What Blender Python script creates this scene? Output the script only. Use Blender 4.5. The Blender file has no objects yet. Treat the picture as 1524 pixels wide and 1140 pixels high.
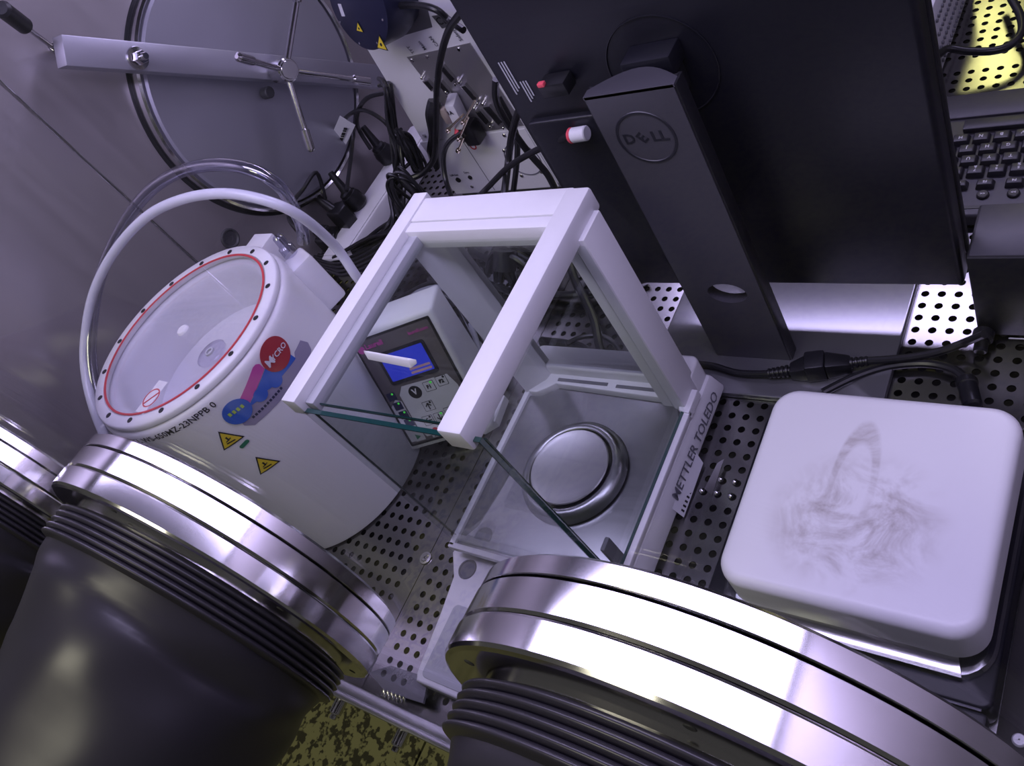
import bpy, bmesh, math, random
import numpy as np
from mathutils import Vector, Matrix

# ------------------------------------------------------------------ camera
S = 0.001                      # everything below is written in millimetres
CAM_H = 688.127
FOC, PCX, PCY = 1236.87, 774.0, 562.5
CM = np.array([[0.7807396744964835, 0.41246778467917766, -0.4693781921531681],
               [0.0819919955899801, -0.8123076920148665, -0.5774370321971511],
               [-0.6194536894121284, 0.41234274589876396, -0.6680198998371006]])
sc = bpy.context.scene
cd = bpy.data.cameras.new('camera')
cam = bpy.data.objects.new('camera', cd)
sc.collection.objects.link(cam)
sc.camera = cam
rt, dn, fw = CM
cam.matrix_world = Matrix(((rt[0], -dn[0], -fw[0], 0), (rt[1], -dn[1], -fw[1], 0),
                           (rt[2], -dn[2], -fw[2], CAM_H * S), (0, 0, 0, 1)))
cd.sensor_width = 36.0
cd.lens = FOC / 1524 * 36
cd.shift_x = (762 - PCX) / 1524
cd.shift_y = (PCY - 570) / 1524
cd.clip_start = 0.01
cd.clip_end = 50

# ------------------------------------------------------------------ world, lamps, exposure
sc.view_settings.view_transform = 'Standard'
sc.view_settings.look = 'None'
sc.view_settings.gamma = 1
sc.view_settings.use_curve_mapping = False
sc.view_settings.exposure = -0.1
w = bpy.data.worlds.new('world')
sc.world = w
w.use_nodes = True
bg = w.node_tree.nodes['Background']
bg.inputs['Color'].default_value = (0.62, 0.60, 0.60, 1)
bg.inputs['Strength'].default_value = 0.10


def area(name, loc, rot, sx, sy, power, col):
    l = bpy.data.lights.new(name, 'AREA')
    l.shape = 'RECTANGLE'
    l.size = sx * S
    l.size_y = sy * S
    l.energy = power
    l.color = col
    o = bpy.data.objects.new(name, l)
    o.location = Vector(loc) * S
    o.rotation_euler = rot
    sc.collection.objects.link(o)
    return o


VIOLET = (0.66, 0.57, 1.0)
area('led_lamp_front', (-400, 250, 893), (0, 0, 0), 1250, 190, 7.4, VIOLET)
area('led_lamp_rear', (-520, 1235, 880), (math.radians(-55), 0, 0), 1150, 110, 8.5, VIOLET)
area('yellow_room_lamp', (-425, 2000, 800), (math.radians(-90), 0, 0), 92, 320, 0.9, (1.0, 0.95, 0.35))
area('room_ceiling_lamp', (-900, -1100, 1900), (math.radians(30), 0, math.radians(-10)), 900, 500, 11.0, (1.0, 0.95, 0.72))


def ray(px, py):
    d = CM.T @ np.array([(px - PCX) / FOC, (py - PCY) / FOC, 1.0])
    return d / np.linalg.norm(d)


def at(px, py, z=0.0):
    """point at height z seen at that place of the photograph"""
    d = ray(px, py)
    t = (z - CAM_H) / d[2]
    return (d[0] * t, d[1] * t, z)


def ony(px, py, y):
    d = ray(px, py)
    t = y / d[1]
    return (d[0] * t, y, CAM_H + d[2] * t)


def onx(px, py, x):
    d = ray(px, py)
    t = x / d[0]
    return (x, d[1] * t, CAM_H + d[2] * t)


# ------------------------------------------------------------------ materials
def mat(name, col, rough=0.5, metal=0.0, spec=0.5, noise=0.0, nscale=60.0, bump=0.0, coat=0.0,
        emit=None, estr=0.0, sss=0.0, stretch=None):
    m = bpy.data.materials.new(name)
    m.use_nodes = True
    nt = m.node_tree
    b = nt.nodes['Principled BSDF']
    b.inputs['Base Color'].default_value = (*col, 1)
    b.inputs['Roughness'].default_value = rough
    b.inputs['Metallic'].default_value = metal
    b.inputs['Specular IOR Level'].default_value = spec
    b.inputs['Coat Weight'].default_value = coat
    if sss:
        b.inputs['Subsurface Weight'].default_value = sss
        b.inputs['Subsurface Radius'].default_value = (0.02, 0.018, 0.016)
        b.inputs['Subsurface Scale'].default_value = 1.0
    if emit:
        b.inputs['Emission Color'].default_value = (*emit, 1)
        b.inputs['Emission Strength'].default_value = estr
    if noise or bump:
        tc = nt.nodes.new('ShaderNodeTexCoord')
        mp = nt.nodes.new('ShaderNodeMapping')
        if stretch:
            mp.inputs['Scale'].default_value = stretch
        n = nt.nodes.new('ShaderNodeTexNoise')
        n.inputs['Scale'].default_value = nscale
        n.inputs['Detail'].default_value = 4
        nt.links.new(tc.outputs['Object'], mp.inputs['Vector'])
        nt.links.new(mp.outputs['Vector'], n.inputs['Vector'])
        if noise:
            mr = nt.nodes.new('ShaderNodeMapRange')
            mr.inputs['To Min'].default_value = max(0.02, rough - noise)
            mr.inputs['To Max'].default_value = rough + noise
            nt.links.new(n.outputs['Fac'], mr.inputs['Value'])
            nt.links.new(mr.outputs['Result'], b.inputs['Roughness'])
            hs = nt.nodes.new('ShaderNodeMixRGB')
            hs.blend_type = 'MULTIPLY'
            hs.inputs['Color1'].default_value = (*col, 1)
            cr = nt.nodes.new('ShaderNodeMapRange')
            cr.inputs['To Min'].default_value = 1 - noise
            cr.inputs['To Max'].default_value = 1 + noise * .5
            nt.links.new(n.outputs['Fac'], cr.inputs['Value'])
            nt.links.new(cr.outputs['Result'], hs.inputs['Color2'])
            hs.inputs['Fac'].default_value = 1
            nt.links.new(hs.outputs['Color'], b.inputs['Base Color'])
        if bump:
            bp = nt.nodes.new('ShaderNodeBump')
            bp.inputs['Strength'].default_value = bump
            bp.inputs['Distance'].default_value = 0.001
            nt.links.new(n.outputs['Fac'], bp.inputs['Height'])
            nt.links.new(bp.outputs['Normal'], b.inputs['Normal'])
    return m


def glass_mat(name, tint, gloss=1.0, rough=0.02, f0=0.04):
    """thin sheet: clear straight through, mirror reflection growing towards grazing angles (Schlick)"""
    m = bpy.data.materials.new(name)
    m.use_nodes = True
    nt = m.node_tree
    nt.nodes.clear()
    out = nt.nodes.new('ShaderNodeOutputMaterial')
    tr = nt.nodes.new('ShaderNodeBsdfTransparent')
    tr.inputs['Color'].default_value = (*tint, 1)
    gl = nt.nodes.new('ShaderNodeBsdfGlossy')
    gl.inputs['Roughness'].default_value = rough
    ge = nt.nodes.new('ShaderNodeNewGeometry')

    def mth(op, a, b=None):
        n = nt.nodes.new('ShaderNodeMath')
        n.operation = op
        for i, v in enumerate((a, b)):
            if v is None:
                continue
            if isinstance(v, (int, float)):
                n.inputs[i].default_value = v
            else:
                nt.links.new(v, n.inputs[i])
        return n.outputs[0]
    dt = nt.nodes.new('ShaderNodeVectorMath')
    dt.operation = 'DOT_PRODUCT'
    nt.links.new(ge.outputs['Normal'], dt.inputs[0])
    nt.links.new(ge.outputs['Incoming'], dt.inputs[1])
    c = mth('ABSOLUTE', dt.outputs['Value'])
    p5 = mth('POWER', mth('SUBTRACT', 1.0, c), 5.0)
    fac = mth('MULTIPLY', mth('ADD', mth('MULTIPLY', p5, 1 - f0), f0), gloss)
    mx = nt.nodes.new('ShaderNodeMixShader')
    nt.links.new(fac, mx.inputs['Fac'])
    nt.links.new(tr.outputs['BSDF'], mx.inputs[1])
    nt.links.new(gl.outputs['BSDF'], mx.inputs[2])
    nt.links.new(mx.outputs['Shader'], out.inputs['Surface'])
    return m


M = {}
M['steel_floor'] = mat('brushed_steel_floor', (0.30, 0.295, 0.30), 0.21, 1.0, noise=0.06, nscale=14, stretch=(1, 1, 1))
M['steel_wall'] = mat('brushed_steel_wall', (0.52, 0.49, 0.50), 0.42, 0.85, noise=0.08, nscale=9, stretch=(1, 6, .6))
M['steel_door'] = mat('satin_steel_door', (0.52, 0.52, 0.58), 0.42, 0.8, noise=0.05, nscale=6)
M['steel'] = mat('polished_steel', (0.66, 0.65, 0.66), 0.16, 1.0, noise=0.03, nscale=30)
M['steel_ring'] = mat('turned_steel', (0.70, 0.69, 0.70), 0.13, 1.0)
M['steel_plate'] = mat('brushed_steel_plate', (0.55, 0.54, 0.55), 0.4, 0.85, noise=0.06, nscale=60, stretch=(.15, 3, 1))
M['steel_pan'] = mat('weighing_steel', (0.40, 0.40, 0.41), 0.3, 1.0, noise=0.05, nscale=60, stretch=(.15, 3, 1))
M['dark_steel'] = mat('dark_steel', (0.10, 0.10, 0.11), 0.6, 0.6)
M['under'] = mat('dark_under_floor', (0.05, 0.05, 0.05), 0.7)
M['white'] = mat('white_lacquer', (0.83, 0.83, 0.85), 0.42, noise=0.03, nscale=120)
M['white_pp'] = mat('white_polypropylene', (0.80, 0.80, 0.82), 0.36, sss=0.25, noise=0.03, nscale=20)
M['white_plastic'] = mat('white_plastic', (0.78, 0.78, 0.80), 0.38)
M['grey_plastic'] = mat('grey_plastic', (0.45, 0.46, 0.50), 0.45)
M['slot'] = mat('slot_shadow_grey', (0.18, 0.18, 0.2), 0.6)
M['black'] = mat('black_plastic', (0.012, 0.012, 0.016), 0.42, noise=0.05, nscale=300, bump=0.15)
M['monitor'] = mat('monitor_black', (0.008, 0.008, 0.014), 0.38, noise=0.04, nscale=500, bump=0.1)
M['neck'] = mat('dark_grey_metallic', (0.085, 0.082, 0.10), 0.45, 0.35, noise=0.06, nscale=220)
M['black_matt'] = mat('black_enamel', (0.008, 0.008, 0.014), 0.3, spec=0.2)
M['base'] = mat('grey_base_metal', (0.24, 0.24, 0.26), 0.2, 0.7)
M['cable'] = mat('black_cable_rubber', (0.012, 0.012, 0.015), 0.33)
M['rubber'] = mat('black_butyl_rubber', (0.034, 0.032, 0.038), 0.34, noise=0.10, nscale=14, bump=0.3)
M['silicone'] = mat('milky_silicone_tube', (0.62, 0.63, 0.72), 0.25, sss=0.3)
M['clear_tube'] = glass_mat('clear_pvc_tube', (0.74, 0.74, 0.84), f0=0.22, rough=0.08)
M['window_glass'] = glass_mat('window_glass', (0.96, 0.97, 0.96), gloss=0.45, f0=0.03)
M['shield_glass'] = glass_mat('draft_shield_glass', (0.955, 0.975, 0.965), gloss=0.85)
M['glass_edge'] = mat('green_glass_edge', (0.005, 0.05, 0.045), 0.15, coat=0.5)
M['lid_clear'] = glass_mat('clear_lid_plastic', (0.95, 0.95, 0.97), f0=0.04)
M['acrylic'] = glass_mat('clear_rim', (0.80, 0.80, 0.86), f0=0.14, rough=0.08)
M['red'] = mat('red_seal', (0.55, 0.05, 0.06), 0.45)
M['sticker_red'] = mat('sticker_red', (0.42, 0.03, 0.045), 0.4)
M['sticker_blue'] = mat('sticker_blue', (0.03, 0.12, 0.55), 0.4)
M['sticker_pink'] = mat('sticker_pink', (0.62, 0.08, 0.38), 0.4)
M['sticker_grey'] = mat('sticker_lilac_grey', (0.33, 0.30, 0.42), 0.4)
M['sticker_green'] = mat('sticker_green', (0.02, 0.20, 0.10), 0.4)
M['lime'] = mat('lime_print', (0.45, 0.65, 0.08), 0.5)
M['yellow'] = mat('warning_yellow', (0.80, 0.62, 0.03), 0.45)
M['print_black'] = mat('black_print', (0.01, 0.01, 0.012), 0.5)
M['print_grey'] = mat('grey_print', (0.14, 0.14, 0.17), 0.5)
M['print_white'] = mat('white_print', (0.75, 0.75, 0.80), 0.5)
M['label_white'] = mat('white_label', (0.74, 0.74, 0.78), 0.5)
M['panel_dark'] = mat('membrane_brown_grey', (0.13, 0.115, 0.12), 0.3)
M['panel_white'] = mat('membrane_white', (0.60, 0.60, 0.64), 0.35)
M['navy'] = mat('navy_keys', (0.015, 0.018, 0.07), 0.35)
M['lcd'] = mat('lit_blue_lcd', (0.02, 0.03, 0.25), 0.15, emit=(0.03, 0.05, 0.85), estr=0.55)
M['lcd_line'] = mat('lit_lcd_text_band', (0.3, 0.2, 0.25), 0.2, emit=(0.5, 0.25, 0.30), estr=0.3)
M['led_green'] = mat('lit_green_led', (0.02, 0.3, 0.02), 0.3, emit=(0.1, 0.9, 0.1), estr=0.6)
M['keyboard'] = mat('keyboard_dark', (0.045, 0.043, 0.055), 0.42, noise=0.05, nscale=200)
M['keycap'] = mat('keycap_black', (0.028, 0.027, 0.036), 0.4, noise=0.05, nscale=300)
M['lens_blue'] = mat('dark_navy_housing', (0.018, 0.020, 0.055), 0.3, 0.2)
M['tag_grey'] = mat('grey_rating_plate', (0.16, 0.16, 0.18), 0.35, 0.5)
M['beige'] = mat('beige_ribbon', (0.50, 0.42, 0.38), 0.5)
M['brass'] = mat('gilt_metal', (0.75, 0.66, 0.50), 0.25, 1.0)
M['pink_tag'] = mat('coral_red_tag', (0.85, 0.10, 0.14), 0.45)
M['alu'] = mat('aluminium_rail', (0.62, 0.62, 0.66), 0.32, 1.0)
M['pad_yellow'] = mat('pale_yellow_card', (0.50, 0.50, 0.26), 0.6)
M['engrave'] = mat('engraved_shadow', (0.018, 0.018, 0.026), 0.35)
M['ceiling'] = mat('ceiling_steel', (0.14, 0.135, 0.14), 0.5, 1.0)
M['strip'] = mat('dark_painted_strip', (0.035, 0.033, 0.034), 0.6, spec=.2)


def stained_white():
    m = mat('stained_white_ceramic', (0.80, 0.80, 0.84), 0.34)
    nt = m.node_tree
    b = nt.nodes['Principled BSDF']
    tc = nt.nodes.new('ShaderNodeTexCoord')
    sep = nt.nodes.new('ShaderNodeVectorMath'); sep.operation = 'SUBTRACT'
    sep.inputs[1].default_value = (-0.002, -0.014, 0.1)
    nt.links.new(tc.outputs['Object'], sep.inputs[0])
    mp = nt.nodes.new('ShaderNodeVectorMath'); mp.operation = 'MULTIPLY'
    mp.inputs[1].default_value = (18, 19, 0)
    nt.links.new(sep.outputs[0], mp.inputs[0])
    ln = nt.nodes.new('ShaderNodeVectorMath'); ln.operation = 'LENGTH'
    nt.links.new(mp.outputs[0], ln.inputs[0])
    fall = nt.nodes.new('ShaderNodeMapRange')
    fall.inputs['From Min'].default_value = 1.25
    fall.inputs['From Max'].default_value = 0.45
    nt.links.new(ln.outputs['Value'], fall.inputs['Value'])
    n = nt.nodes.new('ShaderNodeTexNoise')
    n.inputs['Scale'].default_value = 26
    n.inputs['Detail'].default_value = 9
    n.inputs['Roughness'].default_value = 0.72
    n.inputs['Distortion'].default_value = 0.7
    nt.links.new(tc.outputs['Object'], n.inputs['Vector'])
    nr = nt.nodes.new('ShaderNodeMapRange')
    nr.inputs['From Min'].default_value = 0.42
    nr.inputs['From Max'].default_value = 0.70
    nt.links.new(n.outputs['Fac'], nr.inputs['Value'])
    mu = nt.nodes.new('ShaderNodeMath'); mu.operation = 'MULTIPLY'
    nt.links.new(fall.outputs[0], mu.inputs[0])
    nt.links.new(nr.outputs[0], mu.inputs[1])
    # an arched wipe mark above the patch
    so = nt.nodes.new('ShaderNodeVectorMath'); so.operation = 'SUBTRACT'
    so.inputs[1].default_value = (-0.011, 0.012, 0.1)
    nt.links.new(tc.outputs['Object'], so.inputs[0])
    sm = nt.nodes.new('ShaderNodeVectorMath'); sm.operation = 'MULTIPLY'
    sm.inputs[1].default_value = (66, 20, 0)
    nt.links.new(so.outputs[0], sm.inputs[0])
    sl = nt.nodes.new('ShaderNodeVectorMath'); sl.operation = 'LENGTH'
    nt.links.new(sm.outputs[0], sl.inputs[0])
    d1 = nt.nodes.new('ShaderNodeMath'); d1.operation = 'SUBTRACT'; d1.inputs[1].default_value = 1.0
    nt.links.new(sl.outputs['Value'], d1.inputs[0])
    d2 = nt.nodes.new('ShaderNodeMath'); d2.operation = 'ABSOLUTE'
    nt.links.new(d1.outputs[0], d2.inputs[0])
    lr = nt.nodes.new('ShaderNodeMapRange')
    lr.inputs['From Min'].default_value = 0.26; lr.inputs['From Max'].default_value = 0.12
    nt.links.new(d2.outputs[0], lr.inputs['Value'])
    n2 = nt.nodes.new('ShaderNodeMapRange')
    n2.inputs['From Min'].default_value = 0.36; n2.inputs['From Max'].default_value = 0.6
    n2.inputs['To Max'].default_value = 0.55
    nt.links.new(n.outputs['Fac'], n2.inputs['Value'])
    lm_ = nt.nodes.new('ShaderNodeMath'); lm_.operation = 'MULTIPLY'
    nt.links.new(lr.outputs[0], lm_.inputs[0]); nt.links.new(n2.outputs[0], lm_.inputs[1])
    mxx = nt.nodes.new('ShaderNodeMath'); mxx.operation = 'MAXIMUM'
    nt.links.new(mu.outputs[0], mxx.inputs[0]); nt.links.new(lm_.outputs[0], mxx.inputs[1])
    mu = mxx
    mx = nt.nodes.new('ShaderNodeMixRGB')
    mx.inputs['Color1'].default_value = (0.80, 0.80, 0.84, 1)
    mx.inputs['Color2'].default_value = (0.27, 0.215, 0.19, 1)
    nt.links.new(mu.outputs[0], mx.inputs['Fac'])
    nt.links.new(mx.outputs[0], b.inputs['Base Color'])
    return m


M['stained'] = stained_white()


def terrazzo():
    m = mat('yellowish_terrazzo', (0.3, 0.29, 0.12), 0.6)
    nt = m.node_tree
    b = nt.nodes['Principled BSDF']
    tc = nt.nodes.new('ShaderNodeTexCoord')
    v = nt.nodes.new('ShaderNodeTexNoise')
    v.inputs['Scale'].default_value = 60
    v.inputs['Detail'].default_value = 6
    nt.links.new(tc.outputs['Object'], v.inputs['Vector'])
    r = nt.nodes.new('ShaderNodeValToRGB')
    r.color_ramp.elements[0].position = 0.44
    r.color_ramp.elements[0].color = (0.07, 0.065, 0.03, 1)
    r.color_ramp.elements[1].position = 0.50
    r.color_ramp.elements[1].color = (0.42, 0.41, 0.18, 1)
    nt.links.new(v.outputs['Fac'], r.inputs['Fac'])
    nt.links.new(r.outputs['Color'], b.inputs['Base Color'])
    return m


M['terrazzo'] = terrazzo()

# ------------------------------------------------------------------ mesh helpers
ORG = {}


def V(*a):
    return Vector(a)


class MB:
    def __init__(self):
        self.v = []
        self.f = []

    def add(self, vs, fs):
        n = len(self.v)
        self.v += [tuple(p) for p in vs]
        self.f += [tuple(i + n for i in f) for f in fs]
        return self

    def bm(self, b):
        b.verts.ensure_lookup_table()
        b.verts.index_update()
        r = self.add([v.co[:] for v in b.verts], [[v.index for v in f.verts] for f in b.faces])
        b.free()
        return r

    def box(self, x0, x1, y0, y1, z0, z1, bev=0.0, seg=2):
        b = bmesh.new()
        bmesh.ops.create_cube(b, size=1)
        for v in b.verts:
            v.co = V(x0 + (v.co.x + .5) * (x1 - x0), y0 + (v.co.y + .5) * (y1 - y0), z0 + (v.co.z + .5) * (z1 - z0))
        if bev:
            bmesh.ops.bevel(b, geom=b.edges[:], offset=bev, segments=seg, profile=.5, affect='EDGES')
        return self.bm(b)

    def hexa(self, bot, top, bev=0.0):
        """box from four bottom and four top corners"""
        b = bmesh.new()
        vs = [b.verts.new(p) for p in list(bot) + list(top)]
        for f in ((3, 2, 1, 0), (4, 5, 6, 7), (0, 1, 5, 4), (1, 2, 6, 5), (2, 3, 7, 6), (3, 0, 4, 7)):
            b.faces.new([vs[i] for i in f])
        bmesh.ops.recalc_face_normals(b, faces=b.faces[:])
        if bev:
            bmesh.ops.bevel(b, geom=b.edges[:], offset=bev, segments=2, profile=.5, affect='EDGES')
        return self.bm(b)

    def prism(self, out, z0, z1, bev=0.0, top_only=False, seg=3, M_=None):
        b = bmesh.new()
        lo = [b.verts.new((x, y, z0)) for x, y in out]
        hi = [b.verts.new((x, y, z1)) for x, y in out]
        n = len(out)
        b.faces.new(lo[::-1])
        ft = b.faces.new(hi)
        for i in range(n):
            b.faces.new((lo[i], lo[(i + 1) % n], hi[(i + 1) % n], hi[i]))
        bmesh.ops.recalc_face_normals(b, faces=b.faces[:])
        if bev:
            es = [e for e in b.edges if all(v in hi for v in e.verts)]
            if not top_only:
                es += [e for e in b.edges if all(v in lo for v in e.verts)]
            bmesh.ops.bevel(b, geom=es, offset=bev, segments=seg, profile=.5, affect='EDGES')
        if M_ is not None:
            bmesh.ops.transform(b, matrix=M_, verts=b.verts[:])
        return self.bm(b)

    def lathe(self, prof, c=(0, 0, 0), ax=(0, 0, 1), n=48, u=None, cap=False):
        """prof: (r, t) pairs along the axis"""
        ax = Vector(ax).normalized()
        u = (Vector(u) if u else ax.orthogonal())
        u = (u - ax * u.dot(ax)).normalized()
        w_ = ax.cross(u)
        c = Vector(c)
        vs = []
        for r, t in prof:
            for k in range(n):
                a = 2 * math.pi * k / n
                vs.append(c + ax * t + (u * math.cos(a) + w_ * math.sin(a)) * r)
        fs = []
        for i in range(len(prof) - 1):
            for k in range(n):
                k2 = (k + 1) % n
                fs.append((i * n + k, i * n + k2, (i + 1) * n + k2, (i + 1) * n + k))
        if cap:
            fs.append(tuple(range(n))[::-1])
            fs.append(tuple(range((len(prof) - 1) * n, len(prof) * n)))
        return self.add(vs, fs)

    def cyl(self, p0, p1, r, n=20, bev=0.0, r2=None):
        p0, p1 = Vector(p0), Vector(p1)
        L = (p1 - p0).length
        r2 = r if r2 is None else r2
        if bev:
            pr = [(r - bev, 0), (r, bev), (r2, L - bev), (r2 - bev, L)]
        else:
            pr = [(r, 0), (r2, L)]
        return self.lathe(pr, p0, p1 - p0, n, cap=True)

    def tube(self, pts, r, n=10, sub=6, radii=None, cap=True):
        P = [Vector(p) for p in pts]
        Q = []
        R = []
        m = len(P)
        for i in range(m - 1):
            a = P[max(i - 1, 0)]; b = P[i]; c = P[i + 1]; d = P[min(i + 2, m - 1)]
            k = sub if m > 2 else 1
            for j in range(k):
                t = j / k
                Q.append(.5 * ((2 * b) + (c - a) * t + (2 * a - 5 * b + 4 * c - d) * t * t + (3 * b - a - 3 * c + d) * t ** 3))
                R.append((radii[i] * (1 - t) + radii[i + 1] * t) if radii else r)
        Q.append(P[-1])
        R.append(radii[-1] if radii else r)
        T = [(Q[min(i + 1, len(Q) - 1)] - Q[max(i - 1, 0)]).normalized() for i in range(len(Q))]
        u = T[0].orthogonal().normalized()
        vs = []
        for i, q in enumerate(Q):
            u = (u - T[i] * u.dot(T[i])).normalized()
            v = T[i].cross(u)
            for k in range(n):
                a = 2 * math.pi * k / n
                vs.append(q + (u * math.cos(a) + v * math.sin(a)) * R[i])
        fs = []
        for i in range(len(Q) - 1):
            for k in range(n):
                k2 = (k + 1) % n
                fs.append((i * n + k, i * n + k2, (i + 1) * n + k2, (i + 1) * n + k))
        if cap:
            fs.append(tuple(range(n))[::-1])
            fs.append(tuple(range((len(Q) - 1) * n, len(Q) * n)))
        return self.add(vs, fs)

    def quad(self, a, b, c, d):
        return self.add([a, b, c, d], [(0, 1, 2, 3)])

    def poly(self, pts):
        return self.add(pts, [tuple(range(len(pts)))])

    def thick(self, pts, nrm, t):
        """flat polygon with thickness t along nrm"""
        nrm = Vector(nrm).normalized() * t
        a = [Vector(p) for p in pts]
        b = [p + nrm for p in a]
        n = len(a)
        fs = [tuple(range(n))[::-1], tuple(range(n, 2 * n))]
        fs += [(i, (i + 1) % n, n + (i + 1) % n, n + i) for i in range(n)]
        return self.add(a + b, fs)


def part(name, mb, m, parent=None, sharp=0.6):
    org = ORG.get(parent.name, V(0, 0, 0)) if parent else V(0, 0, 0)
    me = bpy.data.meshes.new(name)
    me.from_pydata([((p[0] - org[0]) * S, (p[1] - org[1]) * S, (p[2] - org[2]) * S) for p in mb.v], [], mb.f)
    me.materials.append(M[m] if isinstance(m, str) else m)
    b = bmesh.new()
    b.from_mesh(me)
    bmesh.ops.recalc_face_normals(b, faces=b.faces[:])
    b.to_mesh(me)
    b.free()
    for p in me.polygons:
        p.use_smooth = True
    me.set_sharp_from_angle(angle=sharp)
    o = bpy.data.objects.new(name, me)
    sc.collection.objects.link(o)
    if parent:
        o.parent = parent
    ORG[o.name] = org
    return o


def tag(o, label, cat, group=None):
    o['label'] = label
    o['category'] = cat
    if group:
        o['group'] = group
    return o


def thing(name, label, cat, loc, group=None):
    o = bpy.data.objects.new(name, None)
    o.empty_display_size = 0.02
    o.location = Vector(loc) * S
    sc.collection.objects.link(o)
    ORG[o.name] = Vector(loc)
    return tag(o, label, cat, group)


def structure(o):
    o['kind'] = 'structure'
    return o


def rrect(x0, x1, y0, y1, r, n=6):
    out = []
    for cx, cy, a0 in ((x1 - r, y1 - r, 0), (x0 + r, y1 - r, 90), (x0 + r, y0 + r, 180), (x1 - r, y0 + r, 270)):
        for k in range(n + 1):
            a = math.radians(a0 + 90 * k / n)
            out.append((cx + r * math.cos(a), cy + r * math.sin(a)))
    return out


def text_mb(s, size, fn, extrude=0.15, align='CENTER', spacing=1.0, bold=0.0):
    """text as a mesh; fn maps text-plane (x, y, z) in mm to world mm"""
    c = bpy.data.curves.new('t', 'FONT')
    c.body = s
    c.size = size
    c.align_x = align
    c.align_y = 'CENTER'
    c.extrude = extrude
    c.offset = bold
    c.space_character = spacing
    c.resolution_u = 2
    o = bpy.data.objects.new('t', c)
    sc.collection.objects.link(o)
    dg = bpy.context.evaluated_depsgraph_get()
    me = bpy.data.meshes.new_from_object(o.evaluated_get(dg))
    mb = MB()
    mb.add([fn(v.co.x, v.co.y, v.co.z) for v in me.vertices], [tuple(p.vertices) for p in me.polygons])
    bpy.data.objects.remove(o)
    bpy.data.curves.remove(c)
    bpy.data.meshes.remove(me)
    return mb


def frame(o, ux, uy):
    o, ux = Vector(o), Vector(ux).normalized()
    uy = Vector(uy)
    uy = (uy - ux * uy.dot(ux)).normalized()
    uz = ux.cross(uy)

    def fn(x, y, z=0):
        return tuple(o + ux * x + uy * y + uz * z)
    fn.n = uz
    return fn


# ------------------------------------------------------------------ SETTING
PIT = 15.0


def perforated(xs, ys, x0, x1, y0, y1, z=0.0, r=3.8, th=2.0, n=12):
    """sheet of steel with a round hole in every cell of the grid xs * ys (cell centres)"""
    hp = [(math.cos(2 * math.pi * (k + .5) / n) * r, math.sin(2 * math.pi * (k + .5) / n) * r) for k in range(n)]
    dx = (xs[1] - xs[0]) / 2
    dy = (ys[1] - ys[0]) / 2
    sq = []
    for k in range(n):
        a = 2 * math.pi * (k + .5) / n
        c, s = math.cos(a), math.sin(a)
        m = max(abs(c), abs(s))
        sq.append((c / m, s / m))
    # corners made exact
    sq = [(math.copysign(1, c) if abs(abs(c) - 1) < .35 and abs(abs(s) - 1) < .35 else c,
           math.copysign(1, s) if abs(abs(c) - 1) < .35 and abs(abs(s) - 1) < .35 else s) for c, s in sq]
    mb = MB()
    V_, F_ = [], []
    bx = [xs[0] - dx, xs[-1] + dx, ys[0] - dy, ys[-1] + dy]
    for cx in xs:
        for cy in ys:
            b = len(V_)
            V_ += [(cx + a * dx, cy + c * dy, z) for a, c in sq]
            V_ += [(cx + a, cy + c, z) for a, c in hp]
            V_ += [(cx + a, cy + c, z - th) for a, c in hp]
            for k in range(n):
                j = (k + 1) % n
                F_.append((b + k, b + j, b + n + j, b + n + k))
                F_.append((b + n + k, b + n + j, b + 2 * n + j, b + 2 * n + k))
    mb.v, mb.f = V_, F_
    a, b_, c, d = bx
    for q in ((x0, a, y0, y1), (b_, x1, y0, y1), (a, b_, y0, c), (a, b_, d, y1)):
        if q[1] - q[0] > .01 and q[3] - q[2] > .01:
            mb.quad((q[0], q[2], z), (q[1], q[2], z), (q[1], q[3], z), (q[0], q[3], z))
    # turned-down edges
    for p, q in (((x0, y0), (x1, y0)), ((x1, y0), (x1, y1)), ((x1, y1), (x0, y1)), ((x0, y1), (x0, y0))):
        mb.quad((*p, z), (*q, z), (*q, z - 8), (*p, z - 8))
    return mb


WALL_X = -1150.0
floor = bpy.data.objects.new('floor', None)
sc.collection.objects.link(floor)
structure(floor)
xsR = [-(0.57 + k * 0.9963) * PIT for k in range(6, 42)][::-1]
ysR = [(j + .2 - .0035 * j) * PIT for j in range(3, 47)]
p = part('perforated_panel', perforated(xsR, ysR, -638.6, -72, 26, 712), 'steel_floor', floor)
xsL = [-(k + .17) * PIT for k in range(44, 76)][::-1]
ysL = [(j + .27) * PIT for j in range(3, 83)]
p = part('perforated_panel', perforated(xsL, ysL, WALL_X, -639.6, 26, 1300), 'steel_floor', floor)
xsB = [-(k + .59) * PIT for k in range(-12, 42)][::-1]
ysB = [(j + .44) * PIT for j in range(48, 61)]
p = part('perforated_panel', perforated(xsB, ysB, -638.6, 250, 713, 922), 'steel_floor', floor)
ysB2 = [(j + .47) * PIT for j in range(62, 84)]
p = part('perforated_panel', perforated([x - .5 for x in xsB], ysB2, -638.6, 250, 923, 1300, z=-1.2), 'steel_floor', floor)
mb = MB().box(-79.5, 250, 26, 712, .2, 2, .5)
p = part('floor_strip', mb, 'strip', floor)
mb = MB().box(WALL_X, 250, 26, 1300, -60, -55)
p = part('under_tray', mb, 'under', floor)

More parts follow.
